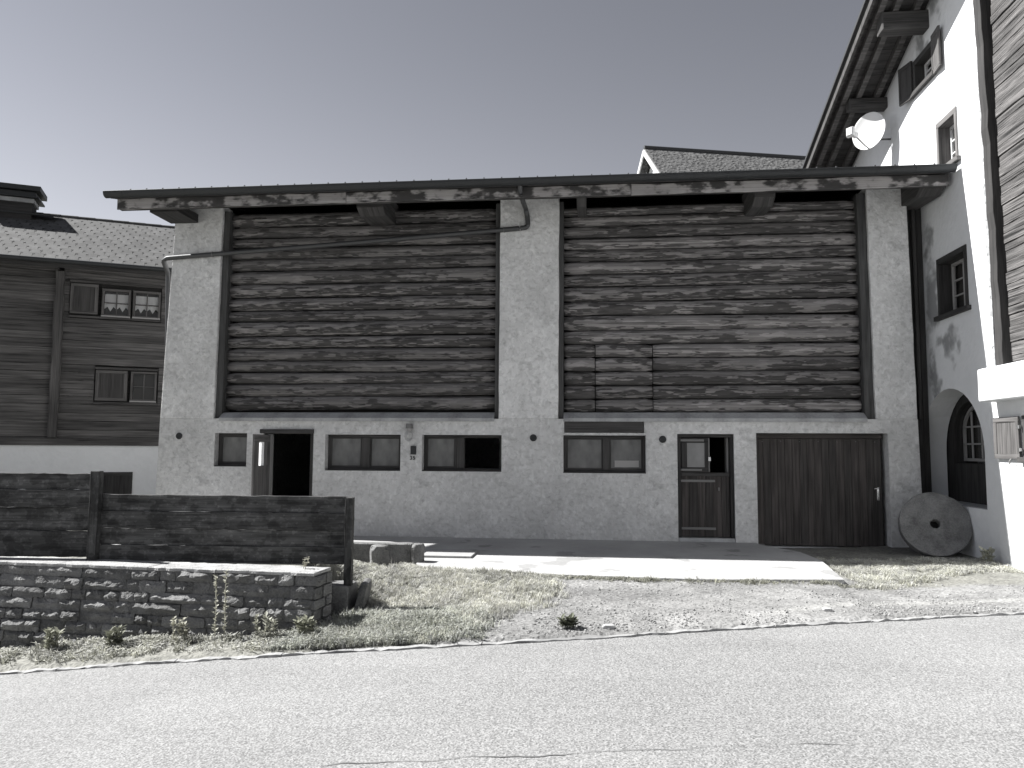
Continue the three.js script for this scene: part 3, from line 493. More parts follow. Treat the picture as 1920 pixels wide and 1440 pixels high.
{ // stable door: split leaf, upper half partly open
  const d = group('stable_door', barn), t = 0.06;
  mesh('door_frame', merge([bar(1.525, 1.525 + t, 0.0, 1.86, -0.2, -0.05), bar(2.515 - t, 2.515, 0.0, 1.86, -0.2, -0.05), bar(1.525, 2.515, 1.86, 1.915, -0.2, -0.049)]), M.dark, d);
  mesh('threshold', bar(1.525, 2.515, -0.1, 0.06, -0.3, -0.012), M.cement, d);
  const low = group('lower_leaf', d); let x = 1.59; const r = rng(61);
  for (let k = 0; k < 6; k++) { const w = 0.1425; mesh('board', bar(x + 0.0015, x + w - 0.0015, 0.075, 1.2, -0.13 + (r() - 0.5) * 0.006, -0.09 + (r() - 0.5) * 0.005, 'y', 0.004), M.garage[k % 2], low); x += w; }
  for (const y of [1.075, 0.225]) mesh('strap_hinge', bar(1.56, 2.19, y - 0.022, y + 0.022, -0.088, -0.072, 'x', 0.004), M.iron, low);
  mesh('weather_rail', bar(1.59, 2.445, 1.16, 1.225, -0.085, -0.06), M.frame, low);
  mesh('latch', bar(2.24, 2.27, 0.9, 0.96, -0.086, -0.06), M.iron, low);
  const up = group('upper_casement', d, [1.6, 0, -0.09]); up.rotation.y = -0.12;
  const b = (a, c, e, f) => bar(a, c, e, f, -0.03, 0.02);
  mesh('casement_frame', merge([b(0, 0.49, 1.23, 1.32), b(0, 0.49, 1.76, 1.85), b(0, 0.1, 1.32, 1.76), b(0.41, 0.49, 1.32, 1.76)]), M.dark, up);
  mesh('pane', new THREE.PlaneGeometry(0.32, 0.45).translate(0.255, 1.54, 0.0), M.dustyReflection, up);
  mesh('casement_edge', bar(0.475, 0.497, 1.24, 1.84, -0.031, 0.028), M.iron, up);
  mesh('strap_hinge', bar(-0.02, 0.4, 1.785, 1.825, 0.022, 0.034), M.iron, up); mesh('strap_hinge', bar(-0.02, 0.36, 1.255, 1.29, 0.022, 0.034), M.iron, up);
  mesh('handle', bar(0.47, 0.52, 1.43, 1.51, 0.022, 0.06), M.chrome, up);
  mesh('inner_reveal', bar(2.42, 2.455, 1.22, 1.86, -0.42, -0.2), M.paleFrame, d);
}
{ // garage door of vertical boards
  const d = group('garage_door', barn); let x = 2.93; const r = rng(63), n = 17, w = (5.1 - 2.93) / n;
  for (let k = 0; k < n; k++) { mesh('board', bar(x + 0.0015, x + w - 0.0015, -0.06 + r() * 0.006, 1.845, -0.21 + (r() - 0.5) * 0.006, -0.17 + (r() - 0.5) * 0.006, 'y', 0.005), M.garage[r() < 0.5 ? 0 : 1], d); x += w; }
  mesh('head_board', bar(2.92, 5.12, 1.848, 1.935, -0.22, -0.155), M.garage[0], d);
  mesh('sill_beam', bar(2.92, 5.16, -0.2, -0.075, -0.3, -0.06), M.cement, d);
  for (let k = 0; k < 7; k++) mesh('bolt_head', new THREE.SphereGeometry(0.01, 8, 6).translate(3.05 + k * 0.325, 1.79 + (k % 2) * 0.006, -0.165), M.iron, d);
  const h = group('door_handle', d, [5.03, 0.88, -0.168]);
  mesh('back_plate', bar(-0.018, 0.018, -0.12, 0.1, 0, 0.008), M.chrome, h);
  mesh('lever', tube([[0, 0.085, 0.006], [0, 0.085, 0.05], [-0.03, 0.085, 0.055], [-0.08, 0.083, 0.055]], 0.009, 16, 8), M.chrome, h);
  mesh('lock', new THREE.CylinderGeometry(0.012, 0.012, 0.012, 12).rotateX(Math.PI / 2).translate(0, -0.07, 0.012), M.chrome, h);
}
{ // dark boarding in the slot between the barn and the next house
  const s = group('corner_boarding', barn);
  for (let k = 0; k < 3; k++) mesh('board', bar(5.695 + k * 0.1, 5.793 + k * 0.1, -0.1, 6.25, -0.34 + k * 0.004, -0.30 + k * 0.004, 'y'), M.dark, s);
  mesh('batten', bar(5.80, 5.86, 2.2, 6.2, -0.292, -0.22, 'y'), M.frame, s);
}

// ---------- the white house on the right ----------
const house = tag(group('gabled_house'), 'tall white rendered house with a timber-clad corner and deep gable eaves', 'house');
const HX = 6.0; // its side wall stands square to the barn, facing left
const toWall = (g) => g.rotateY(-Math.PI / 2).translate(HX, 0, 0); // outline x becomes z, front face towards -x
function arc(c, hw, ys, top, z0, n = 20) { const o = []; for (let k = 0; k <= n; k++) { const a = Math.PI * k / n; o.push([c + hw * Math.cos(a), ys + (top - ys) * Math.sin(a)]); } return [...o, [c - hw, z0], [c + hw, z0]]; }
// rake: underside of the eaves at the wall
const RAKE = 0.345, rakeY = (z) => 9.52 + RAKE * z, RIDGE = 4.2;
{
  const out = [[-6.5, -0.3], [9.6, -0.3], [9.6, rakeY(RIDGE) - RAKE * (9.6 - RIDGE)], [RIDGE, rakeY(RIDGE)], [-6.5, rakeY(-6.5)]];
  const niche = arc(0.48, 1.13, 1.62, 2.69, 0.74);
  // the timber part replaces the render above the ledge, from z = 2.08 on
  const timber = rect(2.06, 9.0, 2.9, 9.0);
  const g = holed(out, [niche, rect(0.27, 1.32, 3.92, 4.94), rect(0.47, 1.2, 6.42, 7.3), rect(-0.36, 0.46, 8.24, 8.86), rect(2.72, 3.6, 1.52, 2.12), timber], 0.42);
  g.scale(1, 1, -1); // front at z = 0 goes back to +z
  { const p = g.attributes.position, n = g.attributes.normal, u = g.attributes.uv; for (let t = 0; t < p.count; t += 3) for (const A of [p, n, u]) { const s = A.itemSize, a = []; for (let k = 0; k < s; k++) a.push(A.array[t * s + k]); for (let k = 0; k < s; k++) { A.array[t * s + k] = A.array[(t + 1) * s + k]; A.array[(t + 1) * s + k] = a[k]; } } }
  // now map x -> z, depth +z -> +x
  const p = g.attributes.position; for (let k = 0; k < p.count; k++) { const x = p.getX(k), y = p.getY(k), z = p.getZ(k); p.setXYZ(k, HX + z, y, x); }
  for (let t = 0; t < p.count; t += 3) for (const A of [g.attributes.position, g.attributes.uv]) { const s = A.itemSize; for (let k = 0; k < s; k++) { const a = A.array[t * s + k]; A.array[t * s + k] = A.array[(t + 1) * s + k]; A.array[(t + 1) * s + k] = a; } }
  g.computeVertexNormals();
  mesh('rendered_wall', g, M.houseWall, house);
  mesh('end_wall', bar(HX + 0.43, HX + 8, -0.3, 8.0, 9.2, 9.6), M.whitewash, house);
  mesh('end_wall', bar(HX + 0.43, HX + 8, -0.3, 7.2, -6.5, -6.1), M.whitewash, house);
  mesh('far_wall', bar(HX + 8.01, HX + 8.4, -0.3, 7.2, -6.5, 9.6), M.whitewash, house);
  mesh('floor', bar(HX + 0.43, HX + 8, 2.75, 2.9, -6.0, 9.1), M.inside, house);
  mesh('floor', bar(HX + 0.43, HX + 8, 5.9, 6.05, -6.0, 9.1), M.inside, house);
}
// roof: boards, rafters along the rake, purlins across, barge board
{
  const o = 1.0, roof = group('roof', house), th = 0.14;
  const slab = (x0, x1, z0, z1, dy0, dy1) => { const s = new THREE.Shape([[z0, rakeY(z0) + dy0], [z1, rakeY(z1) + dy0], [z1, rakeY(z1) + dy1], [z0, rakeY(z0) + dy1]].map((p) => new THREE.Vector2(-p[0], p[1]))); return uvm(new THREE.ExtrudeGeometry(s, { depth: x1 - x0, bevelEnabled: false }).rotateY(Math.PI / 2).translate(x0, 0, 0), 'x'); };
  const flip = (g) => { g.translate(0, 0, -RIDGE); g.scale(1, 1, -1); const p = g.attributes.position; for (let t = 0; t < p.count; t += 3) { const a = [p.getX(t), p.getY(t), p.getZ(t)]; p.setXYZ(t, p.getX(t + 1), p.getY(t + 1), p.getZ(t + 1)); p.setXYZ(t + 1, ...a); } g.computeVertexNormals(); g.translate(0, 0, RIDGE); return g; };
  // soffit boards run across the rake
  let z = -7.4, k = 0; while (z < RIDGE - 0.05) { const z1 = Math.min(RIDGE, z + 0.19); mesh('soffit_board', slab(HX - o, HX + 0.4, z + 0.003, z1 - 0.003, 0.02 + 0.004 * (k % 2), 0.055), M.soffit, roof); z = z1; k++; }
  mesh('roof_covering', merge([slab(HX - o - 0.03, HX + 8.6, -7.6, RIDGE, 0.06, 0.16), flip(slab(HX - o - 0.03, HX + 8.6, -2.6, RIDGE, 0.06, 0.16))]), M.slate[0], roof);
  mesh('roof_edge_strip', slab(HX - o - 0.075, HX - o - 0.032, -7.6, RIDGE, 0.1, 0.165), M.zinc, roof);
  mesh('barge_board', slab(HX - o - 0.02, HX - o + 0.03, -7.5, RIDGE, -0.09, 0.055), M.soffit, roof);
  for (const x of [HX - 0.86, HX - 0.60, HX - 0.24]) mesh('rafter', slab(x, x + 0.1, -7.4, RIDGE, -0.105, 0.016), M.chalet[0], roof);
  for (const zp of [-5.2, -1.78, 0.2]) { const yt = rakeY(zp) - 0.06, hh = zp > 0 ? 0.34 : 0.22, ww = zp > 0 ? 0.14 : 0.12; mesh('purlin_end', bar(HX - (zp > 0 ? 0.80 : 0.74), HX + 0.1, yt - hh - 0.02, yt - 0.02, zp - ww, zp + ww, 'x', 0.02), M.soffit, roof); }
}
// windows of the white house
function jambWindow(z0, z1, y0, y1, depth, frameMat, sashMat, o = {}) {
  const w = group('window', house), x = HX + depth, t = 0.07;
  const B = (za, zb, ya, yb, xa, xb, gr) => bar(xa, xb, ya, yb, za, zb, gr);
  if (o.surround) mesh('surround', merge([B(z0 - 0.012, z1 + 0.012, y1 - 0.075, y1 + 0.02, HX - 0.02, x), B(z0 - 0.012, z0 + 0.07, y0, y1 - 0.075, HX - 0.02, x), B(z1 - 0.07, z1 + 0.012, y0, y1 - 0.075, HX - 0.02, x)]), frameMat, w);
  if (o.surround) mesh('sill', B(z0 - 0.08, z1 + 0.08, y0 - 0.035, y0 + 0.04, HX - 0.07, x), frameMat, w);
  const a = z0 + (o.surround ? 0.075 : 0.004), b = z1 - (o.surround ? 0.075 : 0.004), c = y0 + (o.surround ? 0.045 : 0.004), e = y1 - (o.surround ? 0.08 : 0.004), s = 0.05;
  mesh('sash', merge([B(a, b, c, c + s, x - 0.05, x), B(a, b, e - s, e, x - 0.05, x), B(a, a + s, c + s, e - s, x - 0.049, x), B(b - s, b, c + s, e - s, x - 0.049, x)]), sashMat, w);
  const mid = (a + b) / 2; mesh('mullion', B(mid - 0.035, mid + 0.035, c + s, e - s, x - 0.055, x - 0.003), sashMat, w);
  const n = 3; for (let k = 1; k < n; k++) { const y = c + s + (e - c - 2 * s) * k / n; for (const [p, q] of [[a + s, mid - 0.035], [mid + 0.035, b - s]]) mesh('glazing_bar', B(p, q, y - 0.012, y + 0.012, x - 0.045, x - 0.012), sashMat, w); }
  for (const [p, q] of [[a + s, mid - 0.035], [mid + 0.035, b - s]]) mesh('pane', new THREE.PlaneGeometry(q - p, e - c - 2 * s).rotateY(-Math.PI / 2).translate(x - 0.02, (c + e) / 2, (p + q) / 2), M.glass, w);
  mesh('dark_room', bar(x + 0.05, x + 0.1, y0 - 0.1, y1 + 0.1, z0 - 0.1, z1 + 0.1), M.inside, w);
  return w;
}
jambWindow(0.27, 1.32, 3.92, 4.94, 0.24, M.dark, M.paleFrame, { surround: true });
jambWindow(0.47, 1.2, 6.42, 7.3, 0.22, M.shutter, M.whitePaint, { surround: true });
{
  const w = jambWindow(-0.36, 0.46, 8.24, 8.86, 0.2, M.frame, M.whitePaint, { surround: true });
  const sh = (z, rot, sgn, M_) => { const g = group('shutter', w, [HX - 0.03, 0, z]); g.rotation.y = rot; mesh('shutter_frame', merge([bar(-0.02, 0.015, 8.2, 8.28, 0, sgn * 0.38), bar(-0.02, 0.015, 8.84, 8.92, 0, sgn * 0.38), bar(-0.02, 0.015, 8.28, 8.84, 0, sgn * 0.06), bar(-0.02, 0.015, 8.28, 8.84, sgn * 0.32, sgn * 0.38)]), M_, g); mesh('shutter_panel', bar(-0.012, 0.006, 8.28, 8.84, sgn * 0.06, sgn * 0.32), M_, g); };
  sh(-0.38, 0.25, -1, M.frame); sh(0.48, -0.10, 1, M.chalet[0]);
}
{ // ground-floor window with an open shutter, right edge of the picture
  const w = jambWindow(2.72, 3.6, 1.52, 2.12, 0.2, M.frame, M.whitePaint, { surround: true });
  const g = group('shutter', w, [HX - 0.025, 0, 2.68]); const B = (za, zb, ya, yb, xa, xb, gr) => bar(xa, xb, ya, yb, za, zb, gr);
  mesh('shutter_frame', merge([B(-0.68, 0, 1.53, 1.60, -0.03, 0), B(-0.68, 0, 2.06, 2.13, -0.03, 0), B(-0.68, -0.6, 1.6, 2.06, -0.03, 0, 'y'), B(-0.08, 0, 1.6, 2.06, -0.03, 0, 'y')]), M.chalet[0], g);
  for (let k = 0; k < 4; k++) mesh('shutter_board', B(-0.598 + k * 0.13, -0.472 + k * 0.13, 1.6, 2.06, -0.02, -0.004, 'y'), M.chalet[0], g);
  for (const y of [1.66, 1.98]) mesh('hinge', bar(-0.05, -0.01, y - 0.025, y + 0.025, -0.01, 0.05), M.chrome, g);
  mesh('hook', tube([[-0.035, 1.53, -0.2], [-0.06, 1.5, -0.2], [-0.06, 1.45, -0.2]], 0.01, 10, 6), M.iron, g);
}
{ // arched porch niche with boarded door and arched light
  const n = group('arched_entrance', house), c = 0.48, hw = 1.13, d = 0.45;
  const rev = (pts, x0, x1, m, name) => { const pos = []; for (let k = 0; k < pts.length - 1; k++) { const [a, b] = pts[k], [e, f] = pts[k + 1]; pos.push(x0, b, a, x1, b, a, x1, f, e, x0, b, a, x1, f, e, x0, f, e); } const g = new THREE.BufferGeometry(); g.setAttribute('position', new THREE.Float32BufferAttribute(pos, 3)); g.computeVertexNormals(); mesh(name, uvm(g), m, n); };
  // panel with an arched recess
  const ap = arc(0.28, 0.68, 1.98, 2.5, 1.42, 16);
  const out = rect(-0.75, 1.75, 0.6, 2.8), g = holed(out, [ap], 0.2);
  const q = g.attributes.position; for (let k = 0; k < q.count; k++) { const x = q.getX(k), y = q.getY(k), z = q.getZ(k); q.setXYZ(k, HX + d - z, y, x); } g.computeVertexNormals();
  mesh('door_panel', uvm(g, 'y'), M.dark, n);
  const x = HX + d + 0.19;
  const frame = (hw2, ys, top, yb, t) => { const o = arc(0.28, hw2, ys, top, yb, 16), i = arc(0.28, hw2 - t, ys, top - t, yb + t, 16); const g2 = holed(o, [i], 0.04); const p = g2.attributes.position; for (let k = 0; k < p.count; k++) { const X = p.getX(k), Y = p.getY(k), Z = p.getZ(k); p.setXYZ(k, x - Z - 0.05, Y, X); } g2.computeVertexNormals(); return uvm(g2, 'y'); };
  mesh('arched_frame', frame(0.655, 1.98, 2.47, 1.46, 0.05), M.paleFrame, n);
  for (const z of [-0.06, 0.28, 0.62]) mesh('glazing_bar', bar(x - 0.05, x - 0.02, 1.5, z === 0.28 ? 2.43 : 2.32, z - 0.016, z + 0.016), M.paleFrame, n);
  for (const y of [1.76, 2.06]) mesh('glazing_bar', bar(x - 0.05, x - 0.02, y - 0.015, y + 0.015, -0.34, 0.9), M.paleFrame, n);
  mesh('pane', new THREE.PlaneGeometry(1.5, 1.2).rotateY(-Math.PI / 2).translate(x + 0.0, 1.95, 0.28), M.glass, n);
  mesh('dark_room', bar(x + 0.1, x + 0.15, 0.6, 2.8, -0.9, 1.8), M.inside, n);
  mesh('parapet_cap', bar(HX + 0.012, HX + d, 0.7, 0.752, -0.63, 1.6), M.cement, n);
}
{ // ledge, corner post and weathered cladding
  const t = group('timber_corner', house), r = rng(88);
  const lg = new THREE.Shape(); const p0 = 2.06; // rounded outer corner, seen from above (x across, z along)
  lg.moveTo(-HX - 0.4, 2.0); lg.lineTo(-HX + 0.22, 2.02); lg.quadraticCurveTo(-HX + 0.3, 2.06, -HX + 0.3, 2.24); lg.lineTo(-HX + 0.3, 9); lg.lineTo(-HX - 0.4, 9); lg.closePath();
  const lgeo = new THREE.ExtrudeGeometry(lg, { depth: 0.44, bevelEnabled: true, bevelSize: 0.02, bevelThickness: 0.02, bevelOffset: -0.02, bevelSegments: 2 });
  const q = lgeo.attributes.position; for (let k = 0; k < q.count; k++) { const x = q.getX(k), y = q.getY(k), z = q.getZ(k); q.setXYZ(k, -x, 2.39 + z, y); } lgeo.computeVertexNormals();
  mesh('ledge', uvm(lgeo), M.whitewash, t);
  // broken edge of the render against the post
  const eg = []; for (let k = 0; k < 46; k++) { const y = 2.87 + k * 0.133, w = 0.07 + 0.05 * r(); eg.push(stone(w, 0.14, 0.05, 3000 + k, 0.02, 3, 3).rotateY(-Math.PI / 2).translate(HX - 0.012, y + 0.05, 2.1 - w * 0.35 - 0.04 * (y - 2.9) / 6)); }
  mesh('broken_render_edge', merge(eg), M.cement, t);
  const lean = -0.035;
  const post = mesh('corner_post', board(6.3, 0.2, 0.2, 91, 0.012, 24).rotateZ(Math.PI / 2), M.dark, t); post.position.set(HX + 0.03, 5.98, 2.22); post.rotation.x = -0.03;
  let y = 2.86, k = 0;
  while (y < 8.98) { const h = 0.10 + r() * 0.09, g = board(6.6, h - 0.007, 0.09, 700 + k, 0.006, 40).rotateY(-Math.PI / 2); const o = mesh('plank', g, M.grey[r() < 0.55 ? 0 : 1], t); o.position.set(HX + 0.09 + (r() - 0.5) * 0.022, y + h / 2, 5.6); o.rotation.x = (r() - 0.5) * 0.004; y += h; k++; }
  mesh('backing', bar(HX + 0.16, HX + 0.2, 2.9, 9.0, 2.1, 9.0), M.dark, t);
  // brackets under the eaves here
  for (const z of [2.35, 3.3, 4.3]) mesh('eaves_bracket', bar(HX - 0.75, HX + 0.05, rakeY(Math.min(z, RIDGE)) - 0.42, rakeY(Math.min(z, RIDGE)) - 0.12, z - 0.1, z + 0.1, 'x', 0.02), M.soffit, t);
}
{ // satellite dish on the wall
  const d = tag(group('satellite_dish', null, [HX - 0.42, 8.02, -1.48]), 'white satellite dish under the eaves of the white gable house', 'satellite dish');
  const n = new THREE.Vector3(-0.74, 0.1, 0.66).normalize();
  const head = group('dish', d); head.quaternion.setFromUnitVectors(new THREE.Vector3(0, 0, 1), n);
  const prof = []; for (let k = 0; k <= 12; k++) { const r = 0.37 * k / 12; prof.push(new THREE.Vector2(r, r * r * 0.55)); } for (let k = 12; k >= 0; k--) { const r = 0.37 * k / 12; prof.push(new THREE.Vector2(r, r * r * 0.55 - 0.012)); }
  mesh('reflector', new THREE.LatheGeometry(prof, 40).rotateX(Math.PI / 2).scale(0.93, 1.05, 1), M.whitePaint, head);
  mesh('feed_arm', tube([[0, -0.38, 0.06], [0, -0.37, 0.2], [-0.02, -0.26, 0.56]], 0.012, 16, 8), M.zinc, head);
  const f = group('receiver_head', head, [-0.02, -0.25, 0.58]); mesh('horn', new THREE.CylinderGeometry(0.045, 0.06, 0.12, 14).rotateX(Math.PI / 2), M.whitePaint, f); mesh('housing', bar(-0.07, 0.07, -0.09, 0.09, 0.06, 0.17, 'x', 0.02), M.whitePaint, f);
  mesh('wall_bracket', tube([[0.02, -0.1, -0.05], [0.14, -0.12, -0.1], [0.42, -0.12, -0.1]], 0.02, 16, 8), M.zinc, d);
}

// ---------- houses behind ----------
{ // chalet on the left; local x runs along its front, z out of it
  const ch = tag(group('chalet', null, [-11.29, 0, -4.802]), 'dark timber chalet with white plinth and grey slate roof left of the barn', 'house');
  ch.rotation.y = Math.atan2(0.462, 0.887);
  const r = rng(500), XL = -7.5, XR = 2.6, D = 7.2;
  mesh('plinth', bar(XL, XR, -0.4, 1.68, -D, 0.0, 'x', 0.01), M.whitewash, ch);
  // timber body with window openings left between boards
  const wins = [[-2.15, -0.02, 4.97, 5.8], [-1.5, -0.02, 2.76, 3.62]];
  mesh('timber_core', bar(XL + 0.05, XR - 0.05, 1.68, 6.3, -D + 0.05, -0.16), M.dark, ch);
  let y = 1.69, k = 0;
  while (y < 6.22) {
    const h = Math.min(0.17 + r() * 0.06, 6.26 - y), y1 = y + h; let segs = [[XL, -2.42], [-2.3, XR]];
    for (const [a, b, c, e] of wins) if (y1 > c + 0.02 && y < e - 0.02) segs = segs.flatMap(([p, q]) => (p < a && q > b ? [[p, a], [b, q]] : [[p, q]]));
    for (const [p, q] of segs) { const o = mesh('wall_plank', board(q - p - 0.004, h - 0.005, 0.14, 800 + k, 0.006, 14), M.chalet[r() < 0.6 ? 0 : 1], ch); o.position.set((p + q) / 2, y + h / 2, -0.08 + (r() - 0.5) * 0.014); k++; }
    y = y1;
  }
  mesh('sill_beam', bar(XL, XR, 1.66, 1.84, -0.02, 0.045), M.chalet[1], ch);
  mesh('corner_post', board(4.2, 0.2, 0.2, 93, 0.015, 22).rotateZ(Math.PI / 2).translate(-2.36, 3.95, 0.01), M.chalet[1], ch);
  const frame = (p, a, b, c, e, t, z0, z1, m, name) => mesh(name, merge([bar(a, b, c, c + t, z0, z1), bar(a, b, e - t, e, z0, z1), bar(a, a + t, c + t, e - t, z0, z1 - 0.001), bar(b - t, b, c + t, e - t, z0, z1 - 0.001)]), m, p);
  function pane(p, a, b, c, e, curtain) {
    frame(p, a, b, c, e, 0.055, -0.14, 0.0, M.chalet[0], 'sash');
    mesh('glazing_bar', bar((a + b) / 2 - 0.014, (a + b) / 2 + 0.014, c + 0.05, e - 0.05, -0.1, -0.07), M.chalet[0], p); mesh('glazing_bar', bar(a + 0.05, b - 0.05, (c + e) / 2 - 0.014, (c + e) / 2 + 0.014, -0.099, -0.071), M.chalet[0], p);
    mesh('pane', new THREE.PlaneGeometry(b - a - 0.1, e - c - 0.1).translate((a + b) / 2, (c + e) / 2, -0.09), M.glass, p);
    mesh('window_sill', bar(a, b, c - 0.02, c + 0.02, -0.02, 0.035), M.paleFrame, p);
    if (curtain) { const w = b - a - 0.1, s = new THREE.Shape(); s.moveTo(-w / 2, 0.6); s.lineTo(-w / 2, curtain); const n = 8; for (let i = 0; i <= n; i++) s.lineTo(-w / 2 + w * i / n, curtain + (i % 2 ? 0.07 : 0) - (i % 4 === 2 ? 0.05 : 0)); s.lineTo(w / 2, 0.6); s.closePath(); mesh('lace_curtain', uvm(new THREE.ExtrudeGeometry(s, { depth: 0.004, bevelEnabled: false })).translate((a + b) / 2, c, -0.125), M.curtain, p); }
    mesh('dark_room', bar(a, b, c, e, -0.155, -0.15), M.inside, p);
  }
  const shutter = (p, a, b, c, e) => { frame(p, a, b, c, e, 0.075, 0.0, 0.04, M.chalet[0], 'shutter_frame'); mesh('shutter_panel', bar(a + 0.075, b - 0.075, c + 0.075, e - 0.075, 0.008, 0.026, 'y'), M.frame, p); };
  const A = group('window', ch); shutter(A, -2.13, -1.5, 5.0, 5.78); pane(A, -1.42, -0.75, 4.98, 5.7, 0.2); pane(A, -0.7, -0.04, 4.98, 5.7, 0.2);
  mesh('shutter_rail', bar(-2.15, -0.02, 5.8, 5.87, -0.01, 0.06), M.chalet[1], A); mesh('lower_rail', bar(-2.15, -0.02, 4.9, 4.955, -0.01, 0.055), M.chalet[1], A);
  const Bw = group('window', ch); shutter(Bw, -1.47, -0.74, 2.8, 3.58); pane(Bw, -0.67, -0.05, 2.8, 3.58, 0); mesh('shutter_rail', bar(-1.5, -0.02, 3.6, 3.66, -0.01, 0.06), M.chalet[1], Bw); mesh('lower_rail', bar(-1.5, -0.02, 2.7, 2.77, -0.01, 0.055), M.chalet[1], Bw);
  const cd = group('cellar_door', ch); frame(cd, -1.28, -0.52, -0.3, 0.99, 0.09, 0.0, 0.035, M.frame, 'door_frame'); mesh('door_board', bar(-1.19, -0.61, -0.3, 0.9, 0.003, 0.02, 'y'), M.dark, cd);
  // roof: individually laid clipped slates
  const ez = 0.62, ey = 6.2, rz = -3.5, ry = 8.36, sl = Math.hypot(ez - rz, ry - ey), ang = Math.atan2(ry - ey, ez - rz);
  const slope = group('roof', ch, [0, ey, ez]); slope.rotation.x = 0;
  const P = (s, up) => [0, Math.sin(ang) * s + Math.cos(ang) * up, -Math.cos(ang) * s + Math.sin(ang) * up];
  mesh('roof_deck', bar(XL - 0.4, XR + 0.4, -0.06, -0.005, -sl, 0.02, 'x').rotateX(ang), M.black, slope);
  mesh('back_slope', bar(XL - 0.4, XR + 0.4, -0.06, 0.0, -sl - 0.2, 0, 'x').rotateX(-ang).scale(1, 1, 1).translate(0, 0, 0).rotateY(0).translate(0, (ry - ey) + Math.sin(-ang) * (sl + 0.2) * 0, -(ez - rz)).rotateX(0), M.slate[0], slope);
  const ts = new THREE.Shape([[-0.121, 0.05], [-0.085, 0.0], [0.085, 0.0], [0.121, 0.05], [0.121, 0.44], [-0.121, 0.44]].map((p) => new THREE.Vector2(...p)));
  const tg = new THREE.ExtrudeGeometry(ts, { depth: 0.009, bevelEnabled: false });
  const variants = [0, 1, 2, 3].map((v) => uvm(tg.clone(), 'x', v * 0.21, v * 0.37).rotateX(-Math.PI / 2).rotateX(0.045));
  const rows = 14, pitch = sl / rows, cols = 20;
  for (let j = 0; j < rows; j++) for (let i = 0; i < cols; i++) { const x = -4.55 + (i + (j % 2 ? 0.5 : 0)) * 0.25; const o = mesh('slate', variants[Math.floor(r() * 4)], M.slate[Math.floor(r() * 3)], slope); const p = P(j * pitch - 0.03, 0.012); o.position.set(x, p[1], p[2]); o.rotation.set(ang + (r() - 0.5) * 0.02, (r() - 0.5) * 0.02, 0, 'XYZ'); }
  const hooks = []; for (let j = 0; j < rows; j++) for (let i = 0; i < cols; i++) { const p = P(j * pitch - 0.03, 0.03); hooks.push(new THREE.BoxGeometry(0.045, 0.03, 0.05).rotateX(ang).translate(-4.55 + (i + (j % 2 ? 0.5 : 0)) * 0.25 + (r() - 0.5) * 0.03, p[1], p[2])); }
  mesh('slate_hooks', merge(hooks), M.black, slope).userData.kind = 'stuff';
  mesh('plain_slope', merge([bar(XL - 0.4, -4.68, 0.0, 0.02, -sl, 0.02), bar(0.47, XR + 0.4, 0.0, 0.02, -sl, 0.02)]).rotateX(ang), M.slate[1], slope);
  for (let x = -4.6; x < 1.0; x += 0.45) { const p = P(sl, 0.03); mesh('ridge_tile', new THREE.CylinderGeometry(0.075, 0.085, 0.46, 12).rotateZ(Math.PI / 2).translate(x, p[1] - 0.02, p[2]), M.slate[Math.floor(r() * 3)], slope); }
  mesh('eave_gutter', new THREE.CylinderGeometry(0.06, 0.06, XR - XL + 0.8, 12).rotateZ(Math.PI / 2).translate((XL + XR) / 2, -0.02, 0.06), M.metal, slope);
  mesh('eave_fascia', bar(XL - 0.4, XR + 0.4, -0.17, -0.05, -0.03, 0.01), M.dark, slope);
  mesh('eave_soffit', bar(XL - 0.4, XR + 0.4, -0.06, -0.03, -0.66, -0.02).rotateX(0.1), M.soffit, slope);
  // gable ends closed under the roof
  const gs = new THREE.Shape([[-0.1, 6.2], [D, 6.2], [D, 6.4], [-rz, ry - 0.06], [-0.1, 6.5]].map((p) => new THREE.Vector2(...p))); for (const x of [XL + 0.05, XR - 0.25]) mesh('gable', uvm(new THREE.ExtrudeGeometry(gs, { depth: 0.2, bevelEnabled: false }).rotateY(Math.PI / 2).translate(x, 0, 0)), M.chalet[1], ch);
  // chimney at the ridge
  const cm = group('chimney', ch, [-4.25, 8.2, -3.1]);
  mesh('stack', bar(-0.62, 0.62, -0.3, 0.42, -0.32, 0.32), M.dark, cm); mesh('stack_band', bar(-0.67, 0.67, 0.3, 0.42, -0.36, 0.36), M.cement, cm);
  mesh('cap_plate', merge([bar(-0.80, 0.80, 0.43, 0.47, -0.46, 0.46), bar(-0.72, 0.72, 0.47, 0.60, -0.4, 0.4), bar(-0.84, 0.84, 0.62, 0.76, -0.5, 0.5)]), M.metal, cm);
  mesh('lead_flashing', bar(-0.9, 1.25, -0.02, 0.03, -0.2, 0.26).rotateX(0.25).translate(0, 0.05, 0.1), M.metal, cm);
}
